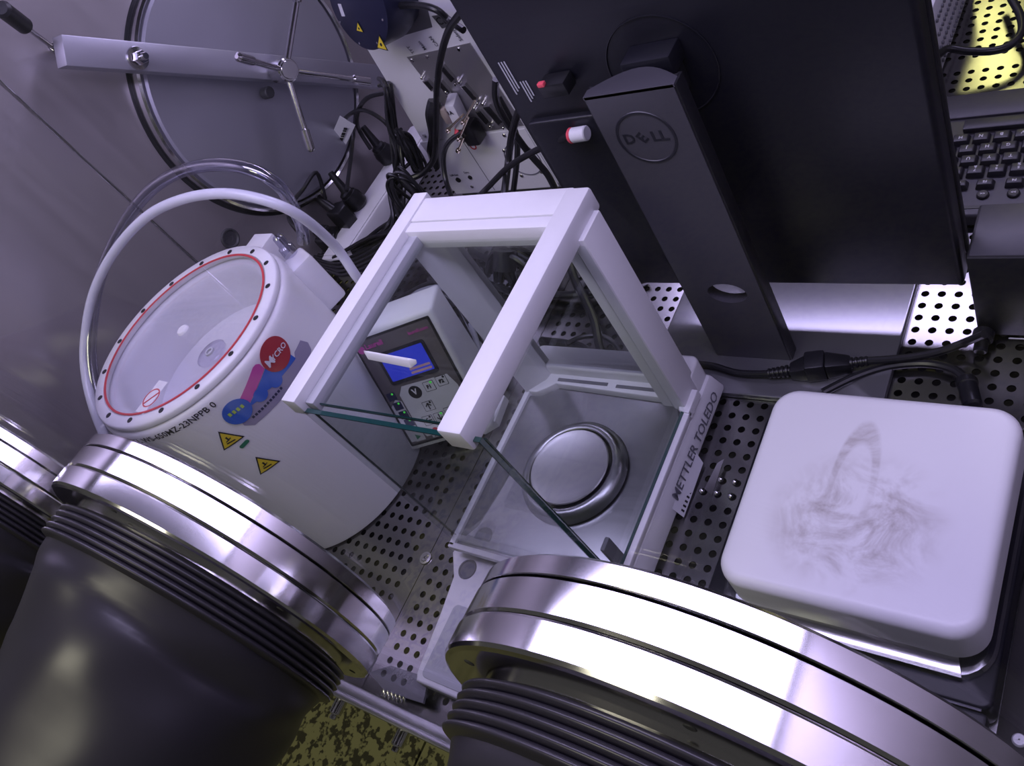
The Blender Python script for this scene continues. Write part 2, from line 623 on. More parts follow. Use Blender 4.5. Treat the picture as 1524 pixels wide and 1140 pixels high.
# wall with the round antechamber door
wl = bpy.data.objects.new('wall_left', None)
sc.collection.objects.link(wl)
structure(wl)
part('wall_panel', MB().box(WALL_X - 12, WALL_X, 449, 1300, -10, 905), 'steel_wall', wl)
part('wall_cheek', MB().hexa([(WALL_X - 14, 449, -10), (WALL_X, 449, -10), (WALL_X + 46, 20, -10), (WALL_X + 30, 20, -10)],
                             [(WALL_X - 14, 449, 905), (WALL_X, 449, 905), (WALL_X + 46, 20, 905), (WALL_X + 30, 20, 905)]), 'steel_wall', wl)
part('wall_fold', MB().box(WALL_X - 14, WALL_X + 1.2, 446, 451, -10, 905, 1), 'steel', wl)
hx = onx(342, 355, WALL_X)
part('hose_port', MB().lathe([(5, 1), (11, 1.5), (13, 4), (15, 4), (16, 0)], (WALL_X, hx[1], hx[2]), (1, 0, 0), 24)
     .lathe([(0.1, .6), (5, .8)], (WALL_X, hx[1], hx[2]), (1, 0, 0), 24), 'dark_steel', wl)
structure(part('wall_right', MB().box(250, 262, 20, 1300, -10, 905), 'steel_wall'))
structure(part('wall_back', MB().box(WALL_X, -600, 1300, 1312, -10, 430), 'steel_wall'))
structure(part('ceiling', MB().box(WALL_X, 250, 118, 1300, 906, 916), 'ceiling'))

# window sheet with round openings for the glove ports
TILT = 0.079
WN = V(0, -math.cos(TILT), math.sin(TILT))
WU = V(0, math.sin(TILT), math.cos(TILT))
PORT_Z, PORT_Y, PORT_R = 302.0, 33.7, 130.0
PORTS = [-930.0, -536.6, -144.2]
WC = V(0, PORT_Y, PORT_Z) - WN * 30.4


def win_pt(x, t, off=0):
    q = WC + WU * t - WN * off
    return (x, q.y, q.z)


mb = MB()
hr, n = 104.0, 32
cells = [(-1130, -733), (-733, -340), (-340, 240)]
for (xa, xb), pc in zip(cells, PORTS):
    sq = []
    ring = []
    for k in range(n):
        a = 2 * math.pi * (k + .5) / n
        c, s = math.cos(a), math.sin(a)
        ring.append((pc + hr * c, hr * s))
        t = min((xb - pc) / c if c > 0 else (xa - pc) / c, 180 / s if s > 0 else -180 / s)
        sq.append((pc + c * t, s * t))
    for off in (0, 1.0):
        vs = [win_pt(x, t, off) for x, t in sq + ring]
        mb.add(vs, [(k, (k + 1) % n, n + (k + 1) % n, n + k) for k in range(n)])
        cr = [(xa, -180), (xb, -180), (xb, 180), (xa, 180)]
        for cx, cy in cr:
            d = sorted(range(n), key=lambda k: abs(sq[k][0] - cx) + abs(sq[k][1] - cy))[:2]
            mb.add([win_pt(cx, cy, off), win_pt(*sq[d[0]], off), win_pt(*sq[d[1]], off)], [(0, 1, 2)])
for off in (0, 1.0):
    mb.quad(win_pt(-1130, 180, off), win_pt(240, 180, off), win_pt(240, 606, off), win_pt(-1130, 606, off))
    mb.quad(win_pt(-1130, -300, off), win_pt(240, -300, off), win_pt(240, -180, off), win_pt(-1130, -180, off))
structure(part('window_1', mb, 'window_glass'))

# bottom frame of the window, with its thumb bolts
fr = bpy.data.objects.new('trim_1', None)
sc.collection.objects.link(fr)
structure(fr)
part('rail', MB().box(WALL_X, 250, 12, 26, -28, 4, 1.5), 'alu', fr)
part('rail_lip', MB().box(WALL_X, 250, 8, 15, -20, 8, 1.5), 'alu', fr)
for px, py in ((515, 1030), (606, 1078)):
    q = at(px, py, -22)
    part('rail_bolt', MB().cyl((q[0], 12, -22), (q[0], -8, -22), 7, 14, 1.5).cyl((q[0], -8, -22), (q[0], -13, -22), 4, 10, .8),
         'steel', fr)
part('rail', MB().box(WALL_X, 250, 84, 118, 900, 916, 1), 'alu', fr)

# room floor below, outside the box
gf = bpy.data.objects.new('floor', None)
sc.collection.objects.link(gf)
structure(gf)
for i in range(-7, 2):
    for j in range(-6, 3):
        part('terrazzo_tile', MB().box(i * 600 + 3, i * 600 + 597, j * 600 + 3 - 260, j * 600 + 597 - 260, -868, -860), 'terrazzo', gf)
part('joint_bed', MB().box(-4200, 1200, -3900, 1500, -880, -866), 'under', gf)

# ------------------------------------------------------------------ GLOVE PORTS AND GLOVES
random.seed(4)
port_labels = ['round steel glove port flange cut by the left edge of the picture',
               'round steel glove port flange in front of the white spin coater',
               'largest round steel glove port flange, in front of the white hot plate']
glove_labels = ['dark rubber glove sleeve hanging from the port at the left edge',
                'black rubber glove sleeve with ribs on the port before the spin coater',
                'black ribbed rubber glove sleeve on the port at the bottom right']
for i, px in enumerate(PORTS):
    c = V(px, PORT_Y, PORT_Z + (3 if i == 2 else 0))
    t = thing('glove_port', port_labels[i], 'glove port', c - WU * 130)
    R = PORT_R
    ax = -WN          # from the rim inwards
    prof_a = [(108, -1.5), (127, -1.5), (129.2, -.6), (130.2, 1), (130.5, 13), (129.6, 14.2)]
    part('clamp_ring', MB().lathe(prof_a, c, ax, 128, WU), 'steel_ring', t, sharp=.14)
    prof_b = [(128.6, 14), (129.4, 14.6), (130, 16), (130, 29.8), (129.6, 30.2), (106, 30.2)]
    part('outer_flange', MB().lathe(prof_b, c, ax, 128, WU), 'steel_ring', t, sharp=.14)
    prof_c = [(104, 31.6), (129.4, 31.6), (129.6, 32), (129.6, 40), (127, 42), (104, 42), (104, 33)]
    part('inner_flange', MB().lathe(prof_c, c, ax, 128, WU), 'steel_ring', t, sharp=.14)
    prof_n = [(108.5, -1), (108.5, -3), (108.5, -20), (106, -21), (104, -20), (104, 41)]
    part('port_neck', MB().lathe(prof_n, c, ax, 128, WU), 'steel_ring', t, sharp=.14)
    for k in range(6):
        a = math.radians(15 + 60 * k)
        q = c + (V(1, 0, 0) * math.cos(a) + WU * math.sin(a)) * 119
        part('cap_screw', MB().cyl(q + ax * 2, q - ax * 1.8, 2.6, 12, .3), 'dark_steel', t)
    # the sleeve: ribbed cuff, then a slack bag pushed outwards
    g = thing('glove', glove_labels[i], 'glove', c + WN * 26)
    prof = [(111.6, -6)]
    k = 6.0
    for r_ in range(5):
        prof += [(112.4, k), (115.6, k + 1.2), (116.4, k + 2.4), (115.6, k + 3.4), (112.6, k + 4.4)]
        k += 4.5
    cuff = [(109, 4.6)] + prof[1:] + [(110, k + 1)]
    part('ribbed_cuff', MB().lathe(cuff, c, WN, 96, WU), 'rubber', g, sharp=1.5)
    path = [(0, k), (0, k + 14), (-3, k + 34), (-8, k + 62), (-16, k + 98), (-24, k + 140)]
    rad = [110.5, 107, 103, 99, 92, 80]
    mbs = MB()
    NN = 72
    vs = []
    for q in range(31):
        f = q / 30 * (len(path) - 1)
        a = min(int(f), len(path) - 2)
        u_ = f - a
        drop = path[a][0] * (1 - u_) + path[a + 1][0] * u_
        off = path[a][1] * (1 - u_) + path[a + 1][1] * u_
        rr = rad[a] * (1 - u_) + rad[a + 1] * u_
        for s_ in range(NN):
            an = 2 * math.pi * s_ / NN
            wv = 1 + (0.022 * math.sin(3 * an + q * .25 + i) + 0.012 * math.sin(7 * an - q * .4)) * min(1, q / 8)
            fold = -3.4 * math.exp(-((q - 7 - 3 * math.sin(an * 2 + i)) / 1.5) ** 2) * (1 + math.sin(an * 1.5 + i * 2)) * .5
            rad_ = (rr + fold) * wv
            vs.append(c + WN * off + V(0, 0, drop) + V(1, 0, 0) * math.cos(an) * rad_ + WU * math.sin(an) * rad_)
    fs = [(q * NN + s_, q * NN + (s_ + 1) % NN, (q + 1) * NN + (s_ + 1) % NN, (q + 1) * NN + s_) for q in range(30) for s_ in range(NN)]
    fs.append(tuple(range(30 * NN, 31 * NN)))
    mbs.add(vs, fs)
    part('sleeve', mbs, 'rubber', g, sharp=1.5)

# ------------------------------------------------------------------ ANTECHAMBER DOOR (on the left wall)
dc = V(WALL_X, 727, 288)
t = thing('antechamber_door', 'large round satin steel airlock door on the left wall', 'door', dc)
part('door_disc', MB().lathe([(0.1, 18), (181, 18), (185, 16), (188, 9)], dc, (1, 0, 0), 96), 'steel_door', t, .4)
part('rim_ring', MB().lathe([(188.5, 2), (189, 17), (192, 20), (195, 17), (196, 0)], dc, (1, 0, 0), 96), 'steel', t, .4)
part('seal', MB().lathe([(196, .6), (200, .8), (201, .2)], dc, (1, 0, 0), 96), 'black', t, .4)
t = thing('locking_bar', 'slanting flat steel locking bar across the round door', 'bar', (WALL_X + 40, 737, 296))
a_, b_ = V(WALL_X + 60, 511, 504), V(WALL_X + 60, 900, 150)
du = (b_ - a_).normalized()
dv = V(1, 0, 0).cross(du).normalized()
pts = [a_ + dv * 18, b_ + dv * 18, b_ - dv * 18, a_ - dv * 18]
part('bar_plate', MB().hexa([p - V(26, 0, 0) for p in pts], pts, 1.2), 'steel_door', t)
bq = onx(204, 87, WALL_X + 60)
part('pivot_bolt', MB().lathe([(14.5, 0), (15, 2), (14, 4), (9, 4.5)], bq, (1, 0, 0), 24).lathe([(9.2, 4), (9.2, 13), (8, 15), (0.1, 15)], bq, (1, 0, 0), 6)
     .lathe([(5, 15), (5, 21), (4, 23), (.1, 23)], bq, (1, 0, 0), 16), 'steel', t)
bq = onx(393, 139, WALL_X + 20)
part('guide_nut', MB().cyl(bq, V(*bq) + V(16, 0, 0), 9, 12, 1.5), 'dark_steel', t)
t = thing('cross_handle', 'four-armed steel cross handle at the middle of the locking bar', 'handle', (WALL_X + 60, 728, 290))
hb = V(WALL_X + 62, 733, 293)
part('hub', MB().cyl(hb, hb + V(34, -5, 2), 17, 28, 2).cyl(hb + V(34, -5, 2), hb + V(36, -5.3, 2.1), 13, 24, .6), 'steel', t)
hc = hb + V(24, -3, 1)
for px, py, x in ((352, 84, 32), (464, 226, 8), (447, -30, 8), (552, 121, 18)):
    e = V(*onx(px, py, hc.x + x))
    d = (e - hc).normalized()
    part('arm', MB().cyl(hc + d * 12, e - d * 34, 4.4, 14).cyl(e - d * 36, e, 6.6, 16, 3.5), 'steel', t)
t = thing('toggle_handle', 'thin steel toggle rod with black grip at upper left', 'handle', (WALL_X, 532, 500))
q0 = V(*onx(86, 76, WALL_X + 2)); q1 = V(*onx(20, 26, WALL_X + 70))
d = (q1 - q0).normalized(); L = (q1 - q0).length
part('rod', MB().cyl(q0, q1 - d * 18, 3.2, 12).cyl(q0, q0 + d * 14, 6, 14, 1), 'steel', t)
part('grip', MB().cyl(q1 - d * 26, q1 + d * 25, 10, 18, 3), 'black', t)

# ------------------------------------------------------------------ SPIN COATER
CC = V(-858, 266, 0)
CR = 131.0
t = thing('spin_coater', 'white plastic drum-shaped spin coater with clear lid ringed in red', 'spin coater', CC)


def cyl_pt(deg, z, off=0.0):
    a = math.radians(deg)
    return V(CC.x + (CR + off) * math.cos(a), CC.y + (CR + off) * math.sin(a), z)


part('body', MB().lathe([(120, 0), (131, 3), (CR, 262), (130.2, 268), (128, 272), (124, 274), (106, 274), (103, 272), (101, 262), (96, 215), (60, 198), (30, 192), (.1, 190)],
                        CC, (0, 0, 1), 96), 'white_pp', t, 1.0)
part('chuck', MB().lathe([(.1, 214), (14, 214), (16, 212), (16, 194)], CC, (0, 0, 1), 32), 'grey_plastic', t)
lid = part('lid', MB().lathe([(.1, 282), (124, 282), (126, 280), (126, 275.5), (.1, 275.5)], CC, (0, 0, 1), 96), 'lid_clear', t)
part('lid_rim', MB().lathe([(113, 282.3), (124.5, 282.3), (126.6, 280), (126.6, 275), (113, 275), (113, 282.3)], CC, (0, 0, 1), 96), 'white_pp', t, 1.0)
part('seal_ring', MB().lathe([(109, 282.4), (109.4, 283.4), (111.4, 283.4), (111.8, 282.4)], CC, (0, 0, 1), 96), 'red', t, 1.0)
for k in range(16):
    a = math.radians(11.3 + 22.5 * k)
    q = V(CC.x + 117.4 * math.cos(a), CC.y + 117.4 * math.sin(a), 282.2)
    part('lid_bolt', MB().cyl(q, q + V(0, 0, 1.0), 3.3, 10, .3), 'print_black', t)
pc = V(*at(315, 526, 284))
part('fill_port', MB().lathe([(17, 282), (17.5, 285), (16, 286), (5, 286)], (pc.x, pc.y, 0), (0, 0, 1), 32), 'lid_clear', t)
part('port_grommet', MB().lathe([(3.2, 286), (3.4, 288), (5, 288), (5.4, 286)], (pc.x, pc.y, 0), (0, 0, 1), 20), 'grey_plastic', t)
part('lid_reflection', MB().lathe([(.1, 285), (6, 285), (7, 284), (7.5, 282)], (CC.x, CC.y, 0), (0, 0, 1), 20), 'white_pp', t)  # white disc modelled in place of a tube's reflection on the lid
# warning diamond on the lid
dq = [at(202, 612, 282.6), at(237, 566, 282.6), at(250, 569, 282.6), at(213, 617, 282.6)]
part('lid_sticker', MB().thick(dq, (0, 0, 1), .25), 'label_white', t)
dm = V(*at(225, 592, 283))
mbd = MB().lathe([(10.2, 0), (10.2, .25), (11.6, .25), (11.6, 0)], (dm.x, dm.y, 282.9), (0, 0, 1), 28)
mbd.thick([dm + V(-7, -7.8, 0), dm + V(-5.8, -9, 0), dm + V(8, 6.8, 0), dm + V(6.8, 8, 0)], (0, 0, 1), .3)
part('sticker_sign', mbd, 'red', t)


def wrap(deg0, z0, rot=0.0, off=0.5):
    """text plane -> cylinder surface; x runs anticlockwise seen from above"""
    cr, sr = math.cos(rot), math.sin(rot)

    def fn(x, y, z=0):
        X = x * cr - y * sr
        Y = x * sr + y * cr
        return tuple(cyl_pt(deg0 + math.degrees(X / CR), z0 + Y, off + max(z, 0)))
    return fn


def patch(outline, deg0, z0, rot=0.0, off=0.4):
    """filled outline laid on the drum, subdivided so that it follows the curve"""
    b = bmesh.new()
    f = b.faces.new([b.verts.new((x, y, 0)) for x, y in outline])
    bmesh.ops.triangulate(b, faces=[f])
    for _ in range(2):
        bmesh.ops.subdivide_edges(b, edges=[e for e in b.edges if e.calc_length() > 6], cuts=1, use_grid_fill=False)
        bmesh.ops.triangulate(b, faces=b.faces[:])
    fn = wrap(deg0, z0, rot, off)
    b.verts.ensure_lookup_table()
    b.verts.index_update()
    mb = MB().add([fn(v.co.x, v.co.y, 0) for v in b.verts], [[v.index for v in f.verts] for f in b.faces])
    b.free()
    return mb


def circ(r, n=28, x=0, y=0):
    return [(x + r * math.cos(2 * math.pi * k / n), y + r * math.sin(2 * math.pi * k / n)) for k in range(n)]


part('model_number', text_mb('MODEL WS-650MZ-23NPPB 0', 10.5, wrap(-62, 268 - 4.5, 0, .3), .1, bold=.12), 'print_black', t)
st = part('dealer_sticker', patch([(34, 232), (18, 232), (13.9, 228), (-13, 230), (-45, 233), (-58, 236), (-72, 232), (-74, 222), (-66.5, 214), (-30, 212.5),
                                   (24, 211), (35, 214), (39, 222)], 0, 0), 'sticker_grey', t)
part('blue_wedge', patch([(-57.6, 235), (-45.7, 232.5), (-32, 232.5), (-22.4, 229.5), (-13, 229.5), (13.9, 227), (12.5, 240), (2, 246), (-14.6, 251)], 0, 0, 0, .7), 'sticker_blue', st)
part('pink_band', patch([(-59.9, 247), (-56.5, 236), (-16.9, 251), (-16.7, 259), (-19.9, 262), (-24, 262)], 0, 0, 0, .9), 'sticker_pink', st)
part('red_disc', patch(circ(18.5), .9, 250.5, 0, 1.2), 'sticker_red', st)
part('brand_lettering', text_mb('M', 13.5, lambda x, y, z=0: wrap(-3.6, 250.6, -.10, 1.7)(x, y, z), .1, bold=.15)
     .add(*(lambda q: (q.v, q.f))(text_mb('YCRO', 8.6, wrap(2.7, 249.2, -.10, 1.7), .1, bold=.12))), 'print_white', st)
part('blue_disc', patch(circ(15), -29.3, 240, 0, 1.3), 'sticker_blue', st)
ml = MB()
for k in range(4):
    q = patch([(-1.5, -2), (1.5, -2), (1.5, 2.4), (-1.5, 2.4)], (-74 + 4.8 * k) / 2.286, 243 - .6 * k, 0, 1.7)
    ml.add(q.v, q.f)
part('lime_lettering', ml, 'lime', st)
part('small_blue_disc', patch(circ(7.5), -18.5 / 2.286, 232, 0, 1.0), 'sticker_blue', st)
part('small_blue_disc', patch(circ(7.8), -39.3 / 2.286, 235, 0, 1.0), 'sticker_blue', st)
mbl = MB()
for k in range(11):
    q = patch([(-1.3, -1.4), (1.3, -1.4), (1.3, 1.6), (-1.3, 1.6)], (-61 + 4.0 * k) / 2.286, 222.5 - .1 * k, 0, .7)
    mbl.add(q.v, q.f)
part('small_print', mbl, 'navy', st)


def tri_pts(r, rnd=0.0):
    return [(r * math.cos(math.radians(a)), r * math.sin(math.radians(a))) for a in (90, 210, 330)]


for (deg, z, rot) in ((-42.1, 219.5, .0), (-41.0, 166.5, .0)):
    wsn = part('warning_triangle', patch(tri_pts(16), deg, z, rot, .5), 'print_black', t)
    part('yellow_field', patch(tri_pts(13), deg, z, rot, .8), 'yellow', wsn)
    mbk = MB()
    for pl in ([(-5, -3.5), (5, -4.5), (5, -3), (-5, -2)], [(-1, 5), (1.2, 5), (.8, -.5), (-.8, -.5)], [(-4, 0), (3.5, 2), (3.2, .8), (-3.8, -1.2)]):
        q = patch(pl, deg, z, rot, 1.1)
        mbk.add(q.v, q.f)
    part('sign_print', mbk, 'print_black', wsn)
part('green_sticker', patch(rrect(-6.5, 6.5, -2.4, 2.4, 2.3), -39.2, 204, .2, .5), 'sticker_green', t)
# blocks on the drum's back
part('connector_block', MB().box(-905, -868, 380, 432, 196, 260, 1.5), 'white_pp', t)
part('hose_block', MB().hexa([(-826, 378, 182), (-792, 370, 182), (-780, 404, 182), (-812, 418, 182)],
                             [(-826, 378, 252), (-792, 370, 252), (-780, 404, 252), (-812, 418, 252)], 4), 'white_pp', t)
part('rear_foot', MB().box(-800, -742, 330, 400, 0, 110, 8), 'white_pp', t)
part('hose_barb', MB().lathe([(9, 0), (9, 12), (6.5, 14), (6.5, 26), (5, 28)], (-815, 404, 252), (0, .1, 1), 20), 'clear_tube', t)

# hoses
def P3(*a):
    return [at(x, y, z) for x, y, z in a]


mbt = MB().tube(P3((572, 490, 60), (566, 460, 120), (551, 435, 175), (531, 412, 215), (500, 368, 255), (452, 325, 315), (400, 300, 350), (335, 288, 370), (270, 297, 375), (215, 325, 365),
                   (168, 378, 340), (138, 440, 310), (126, 510, 275), (128, 560, 250), (140, 610, 225), (160, 660, 190)), 5.6, 14)
tag(part('milky_hose', mbt, 'silicone'), 'milky white silicone hose arching over the spin coater', 'hose')
mbt = MB().tube(P3((452, 362, 262), (449, 338, 280), (438, 312, 315), (415, 277, 350), (375, 253, 375), (320, 245, 385), (262, 258, 385), (215, 292, 375),
                   (178, 345, 350), (150, 410, 320), (138, 470, 290), (136, 540, 255), (152, 610, 215), (185, 665, 180)), 7.0, 14)
tag(part('clear_hose', mbt, 'clear_tube'), 'wider transparent plastic hose arching behind the milky one', 'hose')

# ------------------------------------------------------------------ COATER CONTROLLER
ft = frame((-729, 298, 20), (0.906, 0.423, 0), (-0.1626, 0.3485, 0.923))
FW, FL = 106.0, 151.0


def F(x, y, z=0.0):
    return ft(x, y, z)


t = thing('coater_controller', 'white control box with blue screen and membrane keys behind the draft shield', 'controller', (-690, 340, 0))
nv = ft.n if ft.n.z > 0 or ft.n.y < 0 else -ft.n
sg = 1 if ft.n.dot(V(0, -1, 0)) > 0 else -1
# casing: back edge lowered to the floor
e = 7
fr4 = [V(*F(-e, -e)), V(*F(FW + e, -e)), V(*F(FW + e, FL + e)), V(*F(-e, FL + e))]
bk = V(-0.423, 0.906, 0)
b4 = [V(fr4[0].x, fr4[0].y, 0) + bk * 74, V(fr4[1].x, fr4[1].y, 0) + bk * 74, fr4[2] + bk * 46 - V(0, 0, 6), fr4[3] + bk * 46 - V(0, 0, 6)]
part('casing', MB().hexa(fr4, b4, 5), 'white_pp', t, .8)
nf = ft.n * sg


def flat(pts, h0, h1, mbx=None):
    mbx = mbx or MB()
    return mbx.thick([V(*F(x, y)) + nf * h0 for x, y in pts], nf, h1 - h0)


face = part('membrane_panel', flat(rrect(0, FW, 0, FL, 2), .2, .9), 'print_black', t)
part('membrane_field', flat(rrect(3, FW - 3, 3, FL - 3, 2), .9, 1.1), 'panel_dark', face)
part('key_field', flat([(27, 8), (79, 8), (98, 24), (98, 62), (92, 78), (30, 80), (22, 70), (22, 20)], 1.1, 1.3), 'panel_white', face)
part('key_field', flat([(3.5, 58), (13, 66), (20, 62), (20, 6), (3.5, 6)], 1.1, 1.3), 'panel_white', face)
scn = part('screen_bezel', flat(rrect(20, 86, 84, 128, 4), 1.1, 2.0), 'black', t)
part('screen', flat(rrect(24, 82, 89, 124, 1), 2.0, 2.2), 'lcd', scn)
part('screen_text_band', flat([(52, 96), (80, 96), (80, 99), (52, 99)], 2.2, 2.3, flat([(52, 91), (80, 91), (80, 94), (52, 94)], 2.2, 2.3)), 'lcd_line', scn)


def ft_text(s, size, x, y, m, par, rot=0.0, bold=0.1, name='lettering'):
    c_, s_ = math.cos(rot), math.sin(rot)

    def fn(a, b, z=0):
        return tuple(V(*F(x + a * c_ - b * s_, y + a * s_ + b * c_)) + nf * (1.95 + max(z, 0)))
    return part(name, text_mb(s, size, fn, .05, bold=bold), m, par)


ft_text('Laurell', 9, 26, 140, 'sticker_pink', face, bold=.25)
ft_text('laurell.com', 6, 86, 139, 'sticker_pink', face)
part('brand_mark', flat(circ(5, 20, 7, 138), 1.1, 1.4), 'sticker_pink', face)
part('key_frame', flat(circ(8.5, 28, 43, 68), 1.3, 1.5), 'print_black', face)
ft_text('V', 10, 43, 68.5, 'print_white', face, bold=.4)
keys = [('F1', 64, 70), ('F2', 82, 72), ('up', 50, 46), ('left', 40, 28), ('down', 56, 28), ('right', 72, 31)]
for nm, x, y in keys:
    k = part('key', flat(rrect(x - 7, x + 7, y - 6.6, y + 6.6, 1), 1.3, 1.45), 'print_black', t)
    part('key_top', flat(rrect(x - 6.4, x + 6.4, y - 6, y + 6, .8), 1.45, 1.6), 'panel_white', k)
    if nm[0] == 'F':
        ft_text(nm, 6.5, x - .5, y - .5, 'print_black', k, bold=.3)
    else:
        a0 = {'up': 90, 'down': -90, 'left': 180, 'right': 0}[nm]
        arrow = [(5, 0), (.5, 4), (-.8, 3), (1.8, .8), (-5, .8), (-5, -.8), (1.8, -.8), (-.8, -3), (.5, -4)]
        ca, sa = math.cos(math.radians(a0)), math.sin(math.radians(a0))
        part('arrow', flat([(x + p * ca - q * sa, y + p * sa + q * ca) for p, q in arrow], 1.6, 1.7), 'print_black', k)
    part('key_light', flat(circ(1.5, 12, x + 3.8, y + 4.4), 1.7, 1.85), 'led_green' if nm in ('F1', 'down', 'right') else 'print_black', k)
for k_, (x, y) in enumerate(((12, 72), (13.5, 58), (14.5, 45), (15.5, 33))):
    k = part('navy_key', flat(rrect(x - 6.5, x + 5, y - 6, y + 4.6, .8), 1.35, 1.6), 'navy', t)
    part('key_light', flat(circ(1.4, 12, x + 1.5, y + 2.4), 1.6, 1.8), 'led_green', k)
k = part('key', flat(rrect(10, 24, 5, 18, 1), 1.35, 1.6), 'panel_white', t)
part('start_sign', flat([(13, 7.5), (13, 15), (20, 11)], 1.6, 1.8), 'sticker_green', k)
k = part('key', flat(rrect(34, 50, 4, 19, 1), 1.35, 1.6), 'panel_white', t)
part('stop_sign', flat(circ(4.3, 20, 42, 13), 1.6, 1.8), 'sticker_red', k)
ft_text('STOP', 4, 42, 6.3, 'print_black', k, bold=.15)
# side bracket of the controller
q = [at(752, 588, 14), at(735, 640, 14), at(713, 648, 14), at(716, 600, 14)]
part('side_bracket', MB().prism([(-655, 396), (-633, 388), (-628, 352), (-642, 338), (-690, 334), (-690, 380)], 4, 16, 1), 'white_plastic', t)

# ------------------------------------------------------------------ ANALYTICAL BALANCE
t = thing('analytical_balance', 'white analytical balance with open glass draft shield, steel pan inside', 'balance', (-483, 310, 0))
BX0, BX1 = -599.0, -366.0
ZT = 305.0
# base housing with sloping sides; low tongue in front with two bubble holes
body = part('base_housing', MB().hexa([(BX0 + 2, 196, 6), (BX1, 196, 6), (BX1, 438, 6), (BX0 + 2, 438, 6)],
                                      [(BX0 + 22, 196, 36), (BX1 - 6, 196, 36), (BX1 - 6, 432, 36), (BX0 + 22, 432, 36)], 5), 'white_plastic', t)
part('upper_housing', MB().prism(rrect(BX0 + 22, BX1 - 10, 404, 434, 8), 34, 64, 4, True), 'white_plastic', t)
part('side_ledge', MB().box(-383, BX1 - 8, 182, 396, 34, 44, 2), 'white_plastic', t)
part('side_ledge', MB().box(-380, -371, 184, 378, 43, 48, 1), 'white', t)
part('side_ledge', MB().box(-577, -570, 184, 378, 34, 49, 1), 'white', t)
part('front_sill', MB().box(-577, -371, 182, 188, 40, 49, 1), 'white', t)
part('front_tongue', MB().prism([(-586, 192), (-588, 184), (-572, 160), (-566, 120), (-560, 60), (-556, 52), (-412, 52), (-408, 60), (-402, 130),
                                 (-392, 165), (-384, 190)], 8, 26, 3, True), 'white_plastic', t)
part('display_panel', MB().prism(rrect(-552, -420, 58, 134, 6), 26, 27.2, .5, True), 'grey_plastic', t)
for px in (-558, -410):
    lv = V(px, 171, 26)
    part('levelling_foot', MB().lathe([(8.5, .2), (9, 1.2), (10.5, 1.2), (11, 0)], lv, (0, 0, 1), 28).lathe([(.1, .4), (8.6, .5)], lv, (0, 0, 1), 28), 'slot', t)
# weighing floor
plate = [(-570, 188), (-374, 188), (-374, 366), (-383, 372), (-387, 380), (-398, 384), (-537, 388), (-548, 381), (-556, 376), (-570, 375)]
part('floor_plate', MB().prism(plate, 40, 45.5, .6, True), 'steel_pan', t)
sill = [(-577, 378), (-560, 378), (-549, 385), (-540, 392), (-396, 388), (-386, 384), (-382, 376), (-371, 374), (-371, 402), (-577, 412)]
part('rear_sill', MB().prism(sill, 40, 50, 1.2, True), 'white', t)
part('vent_slot', MB().box(-539, -474, 395, 399, 49, 50.6), 'slot', t)
part('vent_slot', MB().box(-463, -401, 394, 398, 49, 50.6), 'slot', t)
# weighing pan and wind ring
pcn = V(-468, 290, 45.5)
part('wind_ring', MB().lathe([(58.5, 3), (57, 9), (52, 14), (47, 14.5), (44, 12), (44, 4)], pcn, (0, 0, 1), 80), 'steel_pan', t, .9)
part('pan', MB().lathe([(.1, 14.5), (37, 14.5), (39.5, 15.8), (42, 16.4), (43, 15.4), (42, 14)], pcn, (0, 0, 1), 80), 'steel_plate', t, .9)
part('pan_support', MB().cyl(pcn, pcn + V(0, 0, 14.2), 9, 20), 'dark_steel', t)
# posts
part('post', MB().hexa([(-574, 376, 44), (-554, 396, 44), (-552, 414, 44), (-576, 414, 44)],
                       [(-574, 376, 288), (-554, 396, 288), (-552, 414, 288), (-576, 414, 288)], 1.5), 'white', t)
part('post', MB().box(-404, -392, 382, 412, 44, 288, 1.2), 'white', t)
part('post', MB().box(-390, -377, 380, 414, 36, 288, 1.2), 'white', t)
# top frame: two rails and the rear bar
part('top_rail', MB().box(-589, -571, 190, 432, 285, ZT, 1.2), 'white', t)
part('top_rail', MB().box(-406, -382, 186, 424, 282, ZT, 3), 'white', t)
part('rear_bar', MB().box(-575, -400, 396, 426, 288, ZT - 2, 1.2), 'white', t)
part('rear_bar_step', MB().box(-575, -400, 383, 395.4, 280, ZT - 3, 1.2), 'white', t)
part('guide_rail', MB().box(-571, -560, 196, 386, 284, 296, 1), 'grey_plastic', t)
part('guide_rail', MB().box(-414, -406, 196, 386, 284, 296, 1), 'grey_plastic', t)


def sheet(name, a, b, c, d, nrm, th, edges):
    """glass sheet with polished green edges"""
    g = part(name, MB().thick([a, b, c, d], nrm, th), 'shield_glass', t)
    cs = [V(*a), V(*b), V(*c), V(*d)]
    nn = Vector(nrm).normalized() * th
    m_ = MB()
    for i in edges:
        p, q = cs[i], cs[(i + 1) % 4]
        inw = (cs[(i + 2) % 4] - q).normalized() * .8
        m_.thick([p - inw * .3, q - inw * .3, q - inw * .3 + nn, p - inw * .3 + nn], inw, 1.1)
    part('glass_edge', m_, 'glass_edge', g)
    return g


